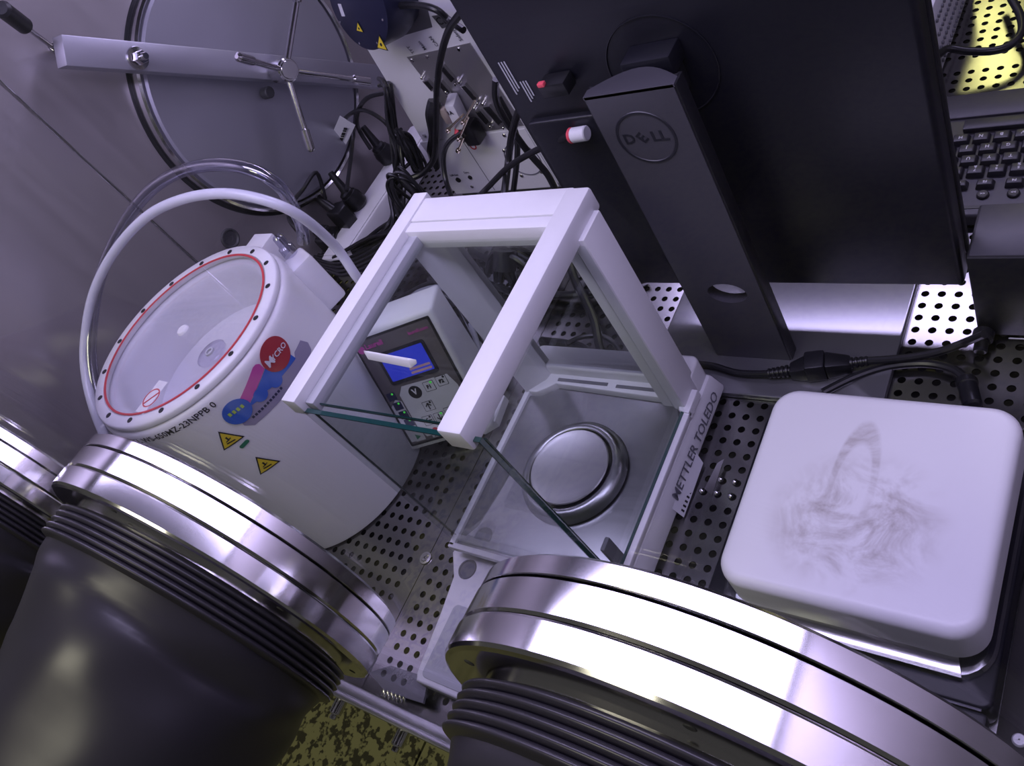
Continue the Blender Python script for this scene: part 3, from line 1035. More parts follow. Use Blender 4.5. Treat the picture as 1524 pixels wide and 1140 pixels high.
# front pane, two side doors, rear pane, sliding top
sheet('front_pane', (-574, 190, 48), (-376, 190, 48), (-376, 190, 290), (-574, 190, 290), (0, 1, 0), 4, (1, 2))
sheet('side_door', (-576, 196, 48), (-576, 376, 48), (-576, 376, 286), (-576, 196, 286), (1, 0, 0), 3, (3,))
sheet('side_door', (-380, 196, 48), (-380, 378, 48), (-380, 378, 284), (-380, 196, 284), (1, 0, 0), 3, (0, 3))
sheet('rear_pane', (-552, 406, 50), (-404, 406, 50), (-404, 406, 288), (-552, 406, 288), (0, 1, 0), 2.5, ())
sheet('top_door', (-568, 200, 287), (-408, 200, 287), (-408, 392, 287), (-568, 392, 287), (0, 0, 1), 3, (0,))
part('top_door_handle', MB().hexa([at(541, 523, 293), at(548, 536, 291), at(612, 549, 291), at(622, 541, 293)],
                                  [at(540, 521, 299), at(546, 524, 299), at(606, 535, 299), at(620, 534, 299)], 1.2), 'white', t)
part('door_handle', MB().box(-386, -381, 207, 221, 46, 80, 1.5), 'slot', t)

# METTLER TOLEDO on the sloping right side of the base
sa, sb = V(BX1, 206, 8), V(BX1 - 5.4, 206, 34)
fs_ = frame(V(BX1 - 2.0, 357, 20), (0, 1, 0), (-.196, 0, .98))
part('side_lettering', text_mb('METTLER TOLEDO', 16, lambda x, y, z=0: tuple(V(*fs_(x * .93, y)) + V(.6 + max(z, 0), 0, 0.1)), .1, bold=.12), 'print_grey', t)
lb = part('asset_label', MB().thick([(BX1 - 3, 352, 18), (BX1 + 4, 346, 4), (BX1 + 4, 286, 2), (BX1 - 4, 286, 20)], (1, 0, .2), .5), 'label_white', t)
mbk = MB()
for k in range(11):
    mbk.thick([(BX1 + 3.0, 290 + k * 5, 4 + 0), (BX1 + 3.0, 292.2 + k * 5, 4), (BX1 - .2, 292.2 + k * 5, 10), (BX1 - .2, 290 + k * 5, 10)], (1, 0, .2), .9)
part('label_print', mbk, 'print_black', lb)
tag(part('yellow_card', MB().box(-548, -455, 222, 262, 38.2, 39.2), 'pad_yellow', None), 'pale yellow card under the balance weighing plate', 'card')
bpy.data.objects.remove(bpy.data.objects['yellow_card'])

# ------------------------------------------------------------------ HOT PLATE
t = thing('hot_plate', 'square white ceramic hot plate stained brown, on a black body', 'hot plate', (-178, 285, 0))
part('body', MB().prism(rrect(-300, -80, 178, 392, 8), 4, 36, 3, True), 'black_matt', t)
part('control_panel', MB().hexa([(-300, 112, 4), (-82, 112, 4), (-82, 177, 4), (-300, 177, 4)],
                                [(-300, 114, 20), (-82, 114, 20), (-82, 177, 36), (-300, 177, 36)], 3), 'black_matt', t)
part('panel_line', MB().box(-298, -86, 176.6, 178.6, 35.6, 37.2, .3), 'neck', t)
for x in (-126, -112):
    fy, fz = 160, 32.6
    f_ = frame((x, fy, fz), (1, 0, 0), (0, .97, .25))
    tr = [f_(0, 6, .3), f_(-5.2, -3, .3), f_(5.2, -3, .3)]
    wt = part('warning_triangle', MB().thick(tr, f_.n, .4), 'print_white', t)
    part('triangle_field', MB().thick([f_(0, 4.2, .8), f_(-3.8, -2.2, .8), f_(3.8, -2.2, .8)], f_.n, .3), 'black', wt)
    part('sign_mark', MB().thick([f_(-.5, 2.6, 1.2), f_(-.4, -.4, 1.2), f_(.4, -.4, 1.2), f_(.5, 2.6, 1.2)], f_.n, .3), 'print_white', wt)
mbr = MB()
loops = [(rrect(-270, -92, 206, 380, 18), 44.5), (rrect(-281, -84, 193.5, 390, 27), 43.2), (rrect(-284, -82, 191, 392, 29), 41), (rrect(-284, -82, 191, 392, 29), 37)]
n_ = len(loops[0][0])
mbr.add([(x, y, z) for lp, z in loops for x, y in lp], [(r_ * n_ + k, r_ * n_ + (k + 1) % n_, (r_ + 1) * n_ + (k + 1) % n_, (r_ + 1) * n_ + k) for r_ in range(3) for k in range(n_)])
part('clear_rim', mbr, 'acrylic', t)
part('rim_glint_strip', MB().hexa([(-276, 193, 44), (-100, 193, 44), (-104, 207, 44), (-270, 207, 44)],  # added steel strip, tilted to mirror the lamp as the clear rim's bright line
                            [(-276, 193, 45.0), (-100, 193, 45.0), (-104, 207, 46.8), (-270, 207, 46.8)], .3), 'steel', t)
part('skirt', MB().prism(rrect(-269, -88, 207, 380, 21), 47, 76, 4), 'white_pp', t)
part('top_plate', MB().prism(rrect(-272, -85, 202, 385, 22, 8), 58, 98, 9, True, 5), 'stained', t)

# ------------------------------------------------------------------ MONITOR
t = thing('monitor', 'large black monitor seen from behind on a dark grey stand', 'monitor', (-345, 500, 0))
part('stand_base', MB().prism(rrect(-461, -211, 428, 612, 5), 1, 8, 1.2, True), 'base', t)
# neck with a round cable hole
nx0, nx1, ny, ytk, nz0, nz1 = -389.0, -308.0, 474.0, 12.0, 6.0, 352.0
hc_ = V(*ony(1082, 437, ny))
b = bmesh.new()
ol = [(nx0 + 4, nz0), (nx1 - 4, nz0), (nx1, nz1), (nx0, nz1)]
nh = 32
ring_ = [(hc_.x + 20 * math.cos(2 * math.pi * (k + .5) / nh), hc_.z + 14 * math.sin(2 * math.pi * (k + .5) / nh)) for k in range(nh)]
mbn = MB()


def side_ray(a):
    c_, s_ = math.cos(a), math.sin(a)
    tt = min(((nx1 - 1) - hc_.x) / c_ if c_ > 0 else ((nx0 + 1) - hc_.x) / c_, 40 / s_ if s_ > 0 else -40 / s_)
    return (hc_.x + c_ * tt, hc_.z + s_ * tt)


outr = [side_ray(2 * math.pi * (k + .5) / nh) for k in range(nh)]
zl, zh = hc_.z - 40, hc_.z + 40
for y in (ny, ny + ytk):
    mbn.add([(x, y, z) for x, z in outr + ring_], [(k, (k + 1) % nh, nh + (k + 1) % nh, nh + k) for k in range(nh)])
    for cx, cz in ((nx0 + 1, zl), (nx1 - 1, zl), (nx1 - 1, zh), (nx0 + 1, zh)):
        dd = sorted(range(nh), key=lambda k: abs(outr[k][0] - cx) + abs(outr[k][1] - cz))[:2]
        mbn.add([(cx, y, cz), (*[outr[dd[0]][0], y, outr[dd[0]][1]],), (outr[dd[1]][0], y, outr[dd[1]][1])], [(0, 1, 2)])
    mbn.quad((nx0 + 1, y, nz0), (nx1 - 1, y, nz0), (nx1 - 1, y, zl), (nx0 + 1, y, zl))
    mbn.quad((nx0 + 1, y, zh), (nx1 - 1, y, zh), (nx1 - 1, y, nz1), (nx0 + 1, y, nz1))
for k in range(nh):
    a1, a2 = ring_[k], ring_[(k + 1) % nh]
    mbn.quad((a1[0], ny, a1[1]), (a2[0], ny, a2[1]), (a2[0], ny + ytk, a2[1]), (a1[0], ny + ytk, a1[1]))
for x in (nx0 + 1, nx1 - 1):
    mbn.quad((x, ny, nz0), (x, ny + ytk, nz0), (x, ny + ytk, nz1), (x, ny, nz1))
neck = part('neck', mbn, 'neck', t)
part('hole_rim', MB().lathe([(1, -1), (1.08, 0), (1.0, .8)], (0, 0, 0), (0, 0, 1), 4), 'neck', neck)
bpy.data.objects.remove(bpy.data.objects['hole_rim'])
# sides and rounded back of the neck
mbn = MB()
for (xa, xb, ya, yb) in ((nx0 - 1, nx0 + 3, ny + 1, ny + 16), (nx1 - 3, nx1 + 1, ny + 1, ny + 16)):
    mbn.box(xa, xb, ya, yb, nz0, nz1 - 1, 1)
part('neck_edge', mbn, 'black', neck)
cap = [(nx0, ny)] + [(nx0 + (nx1 - nx0) * (k / 12), ny + 9 + 19 * math.sin(math.pi * k / 12)) for k in range(13)] + [(nx1, ny)]
part('neck_cap', MB().prism(cap, nz1 - 3, nz1, .6, True), 'neck', neck)
lc = V(*ony(962, 205, ny))
fl_ = frame((lc.x, ny, lc.z), (1, 0, 0), (0, 0, 1))
LR = 25.5
part('logo_ring', MB().lathe([(LR - 1.7, 0.05), (LR - 1.2, .7), (LR + .6, .7), (LR + 1.1, .05)], (lc.x, ny, lc.z), (0, -1, 0), 48), 'engrave', neck, .5)
part('logo_lettering', text_mb('D', 14, lambda x, y, z=0: (lc.x + x - 15.5, ny - .15 - max(z, 0), lc.z + y * 1.0), .15, bold=.4)
     .add(*(lambda q: (q.v, q.f))(text_mb('LL', 14, lambda x, y, z=0: (lc.x + x * 1.1 + 12.2, ny - .15 - max(z, 0), lc.z + y), .15, bold=.4)))
     .add(*(lambda q: (q.v, q.f))(text_mb('E', 14, lambda x, y, z=0: (lc.x - 3.4 + x * .78 - y * .62, ny - .15 - max(z, 0), lc.z + x * .62 + y * .78), .15, bold=.4))),
     'engrave', neck)
# the panel itself
PXL, PXR = -513.0, -154.0
part('back_shell', MB().box(PXL, PXR, 527, 552, 63, 560, 5, 3), 'monitor', t)
part('screen_frame', MB().box(PXL - 1, PXR + 1, 552, 560, 60, 562, 2), 'black', t)
part('electronics_bulge', MB().prism(rrect(PXL + 10, PXL + 100, 70, 300, 8), 0, 9, 3, True,
                                     M_=Matrix(((1, 0, 0, 0), (0, 0, -1, 529), (0, 1, 0, 0), (0, 0, 0, 1)))), 'monitor', t)
vc = V(*ony(985, 100, 527))
part('mount_disc', MB().lathe([(48, 0), (48.2, 1.4), (47.4, 1.6), (46.8, .3), (.1, .3)], (vc.x, 527.2, vc.z), (0, -1, 0), 64), 'monitor', t, .4)
m0 = ony(872 + 62, 92, 500)
part('mount_arm', MB().box(-366, -326, 489, 527, 312, 338, 2), 'black', t)
part('mount_cover', MB().box(-366, -322, 503, 527, 338, 356, 2), 'monitor', t)
ll = V(*ony(744, 95, 526.5))
for px, py, w_, h_ in ((758, 110, 5, 22), (795, 105, 0, 0), (785, 132, 4, 14), (770, 92, 0, 0)):
    if w_:
        q = ony(px, py, 526.8)
        m_ = MB()
        for k in range(3):
            m_.box(q[0] - w_ + k * 3.2, q[0] - w_ + k * 3.2 + 1.4, 526.3, 526.8, q[2] - h_ + k * 3, q[2] + h_ * .6)
        part('rating_print', m_, 'grey_plastic', t)

# ------------------------------------------------------------------ KEYBOARD
KX0, KX1 = -262.0, 190.0
t = thing('keyboard', 'black computer keyboard behind the monitor, letters facing away', 'keyboard', (-40, 750, 0))
part('case', MB().prism(rrect(KX0, KX1, 660, 850, 8), 2, 15, 3, True), 'keyboard', t)
part('wrist_edge', MB().box(KX0 + 4, KX1 - 4, 806, 846, 12, 18, 3), 'keyboard', t)


def keycap(x, y, s, wd=17.5, dp=15.0, z=15.0, two=None, fs=5.6):
    k = part('key', MB().hexa([(x - wd / 2, y - dp / 2, z), (x + wd / 2, y - dp / 2, z), (x + wd / 2, y + dp / 2, z), (x - wd / 2, y + dp / 2, z)],
                              [(x - wd / 2 + 2, y - dp / 2 + 1.6, z + 6), (x + wd / 2 - 2, y - dp / 2 + 1.6, z + 6),
                               (x + wd / 2 - 2, y + dp / 2 - 2.4, z + 6), (x - wd / 2 + 2, y + dp / 2 - 2.4, z + 6)], 1.0), 'keycap', t)
    if s:
        part('letter', text_mb(s, fs, lambda a, b_, c_=0: (x - a, y - b_ - (1.5 if two else 0), z + 6.1 + max(c_, 0)), .05, bold=.12), 'print_white', k)
    if two:
        part('letter', text_mb(two, 4.6, lambda a, b_, c_=0: (x - a, y + 3.2 - b_, z + 6.1 + max(c_, 0)), .05, bold=.1), 'print_white', k)


for i_, ch in enumerate('/.,MNBVCXZ'):
    keycap(-262 + 0 + i_ * 19.3 if False else -204 + (i_ - 3) * 19.3, 771, ch) if -204 + (i_ - 3) * 19.3 > KX0 + 8 else None
for i_, ch in enumerate('LKJHGFDSA'):
    keycap(-195.5 + (i_ - 2) * 19.3, 754, ch)
for i_, ch in enumerate('OIUYTREWQ'):
    keycap(-191 + (i_ - 2) * 19.3, 737.5, ch)
for i_, (ch, up) in enumerate(zip('987654321', '(*&^%$#@!')):
    keycap(-182 + (i_ - 2) * 19.6, 721, ch, two=up, fs=4.6)
for x_, ch in ((-216, 'F7'), (-194, 'F6'), (-170, 'F5'), (-144, 'F4'), (-122, 'F3'), (-100, 'F2'), (-78, 'F1')):
    keycap(x_, 702, ch, dp=11.5, fs=4.2)
part('space_bar', MB().box(-205, -95, 783, 800, 15, 21, 2.2), 'keycap', t)
for x_, s_ in ((-170, '<<'), (-143, '>>'), (-116, '>')):
    q = V(x_, 688, 15)
    k = part('media_button', MB().lathe([(.1, 3), (4.6, 3), (5.6, 2.2), (6, 0)], q, (0, 0, 1), 20), 'black', t)
    part('letter', text_mb(s_, 4, lambda a, b_, c_=0: (x_ - a, 688 - b_, 18.2 + max(c_, 0)), .05, bold=.15), 'print_white', k)
part('front_groove', MB().box(KX0 + 6, KX1 - 6, 670, 674, 14.6, 15.6), 'engrave', t)

# ------------------------------------------------------------------ BLACK POWER BOX (right)
t = thing('power_box', 'black power supply box at the right edge with a cable in front', 'power supply', (-60, 550, 0))
part('case', MB().box(-148, 40, 521, 584, 3, 107, 2.5), 'black', t)
part('top_cover', MB().box(-146, 38, 523, 582, 104, 108.5, 1.5), 'keyboard', t)
q = ony(1465, 492, 521)
part('cable_gland', MB().cyl(q, (q[0], 509, q[2]), 9, 18, 2).cyl((q[0], 509, q[2]), (q[0], 498, q[2] - 2), 6, 16, 1), 'cable', t)
a1, a2 = ony(1500, 503, 520.5), ony(1530, 516, 520.5)
part('rating_label', MB().prism([(x, y) for x, y in rrect(a1[0], a2[0] + 12, a2[2], a1[2], 2)], 0, .5,
                                M_=Matrix(((1, 0, 0, 0), (0, 0, -1, 521), (0, 1, 0, 0), (0, 0, 0, 1)))), 'label_white', t)

# ------------------------------------------------------------------ WHITE DEVICE (top right)
t = thing('vented_box', 'small white metal box with vent holes behind the monitor, top right', 'device', (-270, 980, 0))
part('case', MB().hexa([(-330, 905, 3), (-250, 905, 3), (-246, 1080, 3), (-330, 1080, 3)],
                       [(-330, 905, 88), (-250, 905, 88), (-246, 1080, 88), (-330, 1080, 88)], 3), 'white_plastic', t)
m_ = MB()
for i_ in range(18):
    for j_ in range(4):
        m_.cyl((-249.3 + i_ * .2, 915 + i_ * 9, 15 + j_ * 18), (-247.2 + i_ * .2, 915 + i_ * 9, 15 + j_ * 18), 2.2, 8)
vh = part('vent_holes', m_, 'slot', t)
vh['kind'] = 'stuff'
m_ = MB()
for i_ in range(8):
    for j_ in range(6):
        m_.cyl((-300 + i_ * 6, 960 + j_ * 6, 87.4), (-300 + i_ * 6, 960 + j_ * 6, 88.4), 1.8, 8)
vh = part('vent_holes', m_, 'slot', t)
vh['kind'] = 'stuff'
for x_, z_ in ((-268, 50), (-258, 22), (-285, 30)):
    part('socket', MB().lathe([(2, .5), (4.6, .5), (5.5, 0)], (x_, 905, z_), (0, -1, 0), 16).lathe([(.1, .2), (2, .2)], (x_, 905, z_), (0, -1, 0), 12), 'slot', t)
mbt = MB().tube([ony(1385, 66, 897), (-251, 880, 44), at(1410, 73, 36), at(1440, 76, 30), at(1475, 76, 26), at(1502, 68, 24), at(1520, 48, 24),
                 at(1518, 22, 26), at(1502, -8, 30), at(1490, -40, 30)], 4.6, 12)
tag(part('cable', mbt, 'cable'), 'thick black cable curving over the perforated floor, top right', 'cable')

# ------------------------------------------------------------------ WHITE CABINET (back)
CY = 755.0
t = thing('instrument_cabinet', 'tall white instrument cabinet with steel connector plate at the back', 'instrument', (-835, 830, 0))
part('case', MB().hexa([(-944, CY, 14), (-727, CY, 14), (-727, 935, 14), (-944, 935, 14)], [(-902, CY, 400), (-727, CY, 400), (-727, 935, 400), (-902, 935, 400)], 3), 'white', t)
part('plinth', MB().box(-938, -735, CY + 8, 925, 0, 14, 1), 'grey_plastic', t)


def cab(pts, h0, h1, mbx=None):
    mbx = mbx or MB()
    return mbx.thick([(x, CY - h0, z) for x, z in pts], (0, -1, 0), h1 - h0)


pl = part('connector_plate', cab([(-853, 259), (-738, 259), (-731, 124), (-840, 122)], 0, 1.2), 'steel_plate', t)
for x, z in ((-847, 253), (-818, 253), (-790, 254), (-760, 254), (-834, 128), (-737, 130), (-757, 127)):
    part('plate_screw', MB().cyl((x, CY - 1, z), (x, CY - 2.6, z), 3, 12, .5), 'steel', pl)
part('service_panel', cab([(-938, 118), (-733, 118), (-733, 10), (-938, 10)], 0, 1.0), 'white', t)
part('panel_joint', cab([(-853.6, 118), (-852.4, 118), (-854.4, 12), (-855.6, 12)], 1, 1.3), 'slot', t)
part('round_cover', MB().lathe([(28.6, 1), (29.2, 1.8), (30.4, 1.8), (30.6, 1)], (-767, CY, 66), (0, -1, 0), 48), 'print_grey', t)
for x, z in ((-919, 130), (-895, 23), (-787, 36), (-773, 112), (-790, 85), (-748, 40)):
    part('panel_screw', MB().cyl((x, CY, z), (x, CY - 2.4, z), 3.2, 12, .6), 'steel', t)
part('rating_plate', cab([(-845, 289), (-815, 319), (-768, 322), (-781, 291)], 0, .8), 'tag_grey', t)
part('conformity_plate', cab([(-771, 305), (-746, 303), (-751, 287), (-767, 286)], 0, .8), 'tag_grey', t)


def cab_text(s, size, x, z, m, rot=0.0, par=None, off=1.0, bold=.1):
    c_, s_ = math.cos(rot), math.sin(rot)
    return part('lettering', text_mb(s, size, lambda a, b_, d_=0: (x + a * c_ - b_ * s_, CY - off - max(d_, 0), z + a * s_ + b_ * c_), .05, bold=bold), m, par or t)


for s_, x, z in (('TFT', -838, 268), ('Main', -815, 270), ('CAN', -792, 272), ('Safety', -750, 273)):
    cab_text(s_, 7.5, x, z, 'print_grey', math.radians(100))
cab_text('CE', 15, -760, 296, 'print_black', 0, None, 1.2, .2)
cab_text('LM-Set', 6, -915, 49, 'print_grey', 0, None, 1.3)
cab_text('Sync', 6, -887, 52, 'print_grey', 0, None, 1.3)
part('red_mark', MB().lathe([(3.6, 1), (3.8, 1.6), (5.6, 1.6), (5.8, 1)], (-841, CY, 99), (0, -1, 0), 24), 'red', t)
part('name_strip', cab([(-857, 108), (-834, 110), (-834, 114), (-857, 112)], 1, 1.3), 'tag_grey', t)
for x, z, r_ in ((-913, 39, 4.6), (-886, 42, 3.6)):
    part('socket', MB().lathe([(.1, 1.6), (r_ * .6, 1.6), (r_ * .7, 2.6), (r_, 2.6), (r_, 1)], (x, CY, z), (0, -1, 0), 20), 'print_black', t)
# D-shaped sockets
for x, z, L_, tl in ((-842, 214, 18, 5), (-820, 206, 22, 5), (-799, 226, 26, 5), (-783, 192, 28, 5), (-817, 186, 17, 7), (-766, 150, 34, 6), (-786, 150, 24, 5)):
    a_ = math.radians(-78)
    ux, uz = math.cos(a_), math.sin(a_)
    vx, vz = -uz, ux
    def R2(a, b_): return (x + ux * a + vx * b_, z + uz * a + vz * b_)
    sk = part('socket', cab([R2(-L_ / 2, -tl), R2(L_ / 2, -tl), R2(L_ / 2 - 2, tl), R2(-L_ / 2 + 2, tl)], 1.2, 6), 'steel', t)
    part('pin_field', cab([R2(-L_ / 2 + 2, -tl + 1.6), R2(L_ / 2 - 2, -tl + 1.6), R2(L_ / 2 - 3.4, tl - 1.6), R2(-L_ / 2 + 3.4, tl - 1.6)], 6, 6.4), 'print_black', sk)
    for s_ in (-1, 1):
        q = R2(s_ * (L_ / 2 + 5), 0)
        part('jack_screw', MB().cyl((q[0], CY - 1, q[1]), (q[0], CY - 8, q[1]), 2.4, 8, .5), 'steel', sk)

# things plugged into the cabinet
t = thing('data_plug', 'white connector hood with red tip plugged into the cabinet plate', 'plug', ony(672, 165, 730))
q = V(*ony(672, 163, 738))
part('hood', MB().hexa([q + V(-10, 14, -20), q + V(8, 14, -24), q + V(12, -10, -30), q + V(-6, -10, -28)],
                       [q + V(-2, 14, 18), q + V(14, 14, 16), q + V(18, -10, 12), q + V(2, -10, 14)], 2), 'label_white', t)
part('red_tip', MB().cyl(q + V(-3, -4, -26), q + V(-8, -10, -36), 5, 14, 1.5), 'pink_tag', t)
part('handwriting', text_mb('1A', 9, lambda a, b_, c_=0: tuple(q + V(5 + a, -10.8 - max(c_, 0), b_ + 2)), .05, bold=.2), 'print_black', t)
t = thing('screw_terminals', 'open black plug with loose gilt screws below the steel plate', 'plug', ony(700, 195, 740))
q = V(*ony(702, 196, 736))
part('plug_body', MB().box(q.x - 16, q.x + 8, 728, 752, q.z - 20, q.z + 14, 3), 'cable', t)
for (p0_, p1_) in (((690, 170), (668, 192)), ((697, 175), (684, 205)), ((707, 150), (690, 180)), ((690, 205), (683, 222))):
    part('screw', MB().cyl(ony(*p0_, 726), ony(*p1_, 722), 1.6, 8).cyl(ony(*p1_, 723), ony(p1_[0] - 2, p1_[1] + 4, 722), 3.6, 10, .6), 'brass', t)
tag(part('ribbon_lead', MB().tube([ony(646, 150, 748), ony(643, 170, 740), ony(646, 200, 742), ony(644, 225, 742), ony(650, 250, 742)], 7, 8,
                                  radii=[9, 10, 8, 9, 5]), 'cable'), 'black taped lead hanging in front of the white cabinet', 'cable')
tag(part('beige_strap', MB().box(-852, -838, 744, 754, 150, 176, 2), 'beige'), 'beige strap above the black taped lead', 'strap')

# ------------------------------------------------------------------ ROUND NAVY HOUSING with warning triangles
t = thing('laser_head', 'round navy blue housing with two yellow triangles, top of picture', 'instrument head', (-840, 720, 330))
mc = V(*ony(532, 6, 716))
axm = V(-0.15, -0.82, 0.28).normalized()
part('round_cover', MB().lathe([(.1, 3), (53, 3), (56, 1), (56.5, -4), (56, -40), (40, -80)], mc, axm, 64), 'lens_blue', t)
fm = frame(mc + axm * 3.4, (0.8, -.2, -.55), (0.45, .2, .85))
for px, py, r_ in ((535, 42, 8.5), (568, 66, 12.5)):
    d_ = Vector(ray(px, py)); o_ = V(0, 0, CAM_H)
    tt = (mc + axm * 3.4 - o_).dot(axm) / d_.dot(axm)
    q = o_ + d_ * tt
    ux = V(1, 0, 0); ux = (ux - axm * ux.dot(axm)).normalized(); uy = axm.cross(ux)
    tp = [q + (ux * math.cos(math.radians(a)) + uy * math.sin(math.radians(a))) * r_ for a in (75, 195, 315)]
    wt = part('warning_triangle', MB().thick(tp, axm, .5), 'print_black', t)
    c0 = (tp[0] + tp[1] + tp[2]) / 3
    part('yellow_field', MB().thick([c0 + (p - c0) * .8 + axm * .5 for p in tp], axm, .4), 'yellow', wt)
    part('sign_print', MB().lathe([(.1, 1.2), (r_ * .17, 1.2), (r_ * .17, .8)], c0, axm, 12), 'print_black', wt)
d_ = Vector(ray(508, 15)); tt = (mc + axm * 3.2 - V(0, 0, CAM_H)).dot(axm) / d_.dot(axm); q = V(0, 0, CAM_H) + d_ * tt
part('paper_label', MB().thick([q + ux * a + uy * b_ for a, b_ in ((-4, -7), (3, -8), (5, 7), (-2, 8))], axm, .4), 'label_white', t)
m_ = MB()
for k in range(8):
    a = math.pi / 4 * k + .3
    m_.cyl(mc + (ux * math.cos(a) + uy * math.sin(a)) * 50 + axm * 2.8, mc + (ux * math.cos(a) + uy * math.sin(a)) * 50 + axm * 4, 1.6, 8)
part('cover_screws', m_, 'steel', t)
part('carrier', MB().box(mc.x - 10, mc.x + 50, 735, 752, mc.z - 40, mc.z + 90, 6), 'lens_blue', t)

# ------------------------------------------------------------------ POWER STRIP AND PLUGS
t = thing('power_strip', 'long white power strip on the floor beside the left wall', 'power strip', (-1085, 740, 0))
part('case', MB().box(-1116, -1058, 585, 905, 0, 44, 4), 'white_plastic', t)
part('socket_deck', MB().box(-1112, -1062, 592, 898, 44, 46, 1), 'white_plastic', t)
plug_px = [((520, 298), 'round black plug in the middle of the white power strip'),
           ((552, 232), 'round black plug at the far end of the power strip, cable arching up'),
           ((508, 322), 'black angled plug nearest the camera on the power strip'),
           ((478, 342), 'flat black adapter lying between power strip and spin coater')]
for k, ((px, py), lb_) in enumerate(plug_px):
    q = V(*at(px, py, 60))
    q.x = max(q.x, -1105) if k < 3 else q.x
    tp = thing('power_plug', lb_, 'plug', q, 'black plugs around the power strip')
    if k < 2:
        part('plug_head', MB().lathe([(15, -14), (17.5, -10), (17.5, 6), (15, 12), (15, 14), (12.5, 15), (12.5, 20), (8, 23)], q, (-.15, -.1, 1), 24, cap=True), 'cable', tp, .5)
        part('strain_relief', MB().cyl(q + V(-2, -1, 20), q + V(-12, 6, 58), 8, 14, 1, r2=5), 'cable', tp)
    elif k == 2:
        part('plug_head', MB().prism([(-17, -12), (15, -15), (19, 6), (4, 18), (-14, 14)], -14, 20, 4, True, M_=Matrix.Translation(q)), 'cable', tp)
        part('strain_relief', MB().cyl(q + V(-6, 0, 10), q + V(-46, 10, 44), 9, 14, 1, r2=6), 'cable', tp)
    else:
        part('plug_head', MB().prism([(-38, -16), (18, -22), (32, -8), (22, 16), (-20, 18)], -40, -6, 5, True, M_=Matrix.Translation(q)), 'cable', tp)
        part('plug_cap', MB().prism([(-20, -10), (10, -12), (14, 8), (-12, 10)], -6, 4, 2, True, M_=Matrix.Translation(q)), 'cable', tp)

# foil bag beside the hot plate block / glint
# ------------------------------------------------------------------ CABLES
def cable(pts, r, label, n=10, m='cable', name='cable', group=None):
    return tag(part(name, MB().tube(pts, r, n), m), label, 'cable', group)


# tagged cable from plug over the strip, with a barcode label
cable([at(552, 222, 90), ony(533, 190, 800), ony(533, 165, 790), ony(548, 145, 775), ony(575, 138, 765)], 3.6, 'black mains cable arching up from the far plug')
cable([at(516, 284, 95), (-1118, 800, 130), ony(500, 225, 790), ony(497, 205, 790), ony(512, 178, 785), ony(535, 164, 780), ony(560, 172, 775),
       ony(583, 195, 770), ony(600, 240, 760)], 3.4, 'black mains cable carrying the white barcode tag')
cable([at(484, 296, 92), (-1120, 690, 135), onx(450, 283, -1115), onx(437, 300, -1100), onx(430, 325, -1080), (-1060, 560, 120)], 3.4, 'black cable looping left behind the hoses')
tg = [ony(506, 172, 778), ony(529, 186, 778), ony(521, 203, 778), ony(508, 229, 779), ony(487, 223, 780), ony(495, 197, 778)]
tq = tag(part('barcode_tag', MB().thick(tg, (.2, -1, .1), .5), 'label_white'), 'white paper barcode tag clipped to a black cable', 'tag')
m_ = MB()
o0, o1 = V(*ony(500, 221, 777)), V(*ony(512, 190, 775))
dd = (o1 - o0)
for k in range(12):
    a = o0 + dd * (k / 12); b_ = a + dd * (.03 + .03 * (k % 3))
    sd = V(7, 0, -2)
    m_.thick([a, b_, b_ + sd, a + sd], (.2, -1, .1), .5)
part('barcode', m_, 'print_black', tq)

# loom hanging at the left side of the cabinet
random.seed(8)
for k in range(8):
    jx = lambda a: random.uniform(-a, a)
    pts = [ony(566 + jx(3), 122 + jx(6), 800), ony(577 + jx(5), 130 + jx(4), 762 - k * 2), ony(583 + jx(6), 185, 735 + jx(8)), ony(592 + jx(7), 238 + jx(6), 715 + jx(8)),
           ony(590 + jx(12), 290 + jx(8), 690 + jx(12)), at(588 + jx(16), 335 + jx(8), 50 + k * 6), at(545 + jx(10), 362 + jx(8), 24 + k * 6), at(500 + jx(14), 385 + jx(8), 14 + k * 4)]
    cable(pts, 3.2, 'one of the black cables bundled beside the white cabinet', 8, group='black cable bundle beside the cabinet')
# coiled hank of cable
m_ = MB()
for k in range(9):
    c0 = V(*ony(612 + random.uniform(-5, 6), 226 + random.uniform(-5, 5), 728 - k * 2.5))
    a_ = random.uniform(3, 11)
    pts = []
    for s_ in range(13):
        a = 2 * math.pi * s_ / 12
        pts.append(c0 + V(math.sin(a) * a_ + 8 * math.cos(a), random.uniform(-3, 3), math.cos(a) * (38 + random.uniform(-6, 4))))
    m_.tube(pts, 2.5, 8, 3)
m_.tube([V(*ony(612, 226, 745)) + V(math.cos(a) * 15, math.sin(a) * 22 - 18, 0) for a in [k * math.pi / 5 for k in range(11)]], 3, 8, 3)
tag(part('coiled_cable', m_, 'cable'), 'coiled black hank of cable at the cabinet corner', 'cable')
m_ = MB()
for k in range(6):
    c0 = V(*ony(602 + random.uniform(-5, 5), 300 + random.uniform(-6, 6), 640))
    ra, rb_ = random.uniform(12, 24), random.uniform(34, 46)
    pts = []
    for s_ in range(15):
        a = 2 * math.pi * s_ / 14
        pts.append(c0 + V(math.cos(a) * ra, k * 5 + 10 * math.sin(a + k), math.sin(a) * rb_))
    m_.tube(pts, 2.8, 8, 3)
tag(part('coiled_cable', m_, 'cable'), 'loosely coiled black cable hanging just behind the left balance rail', 'cable')
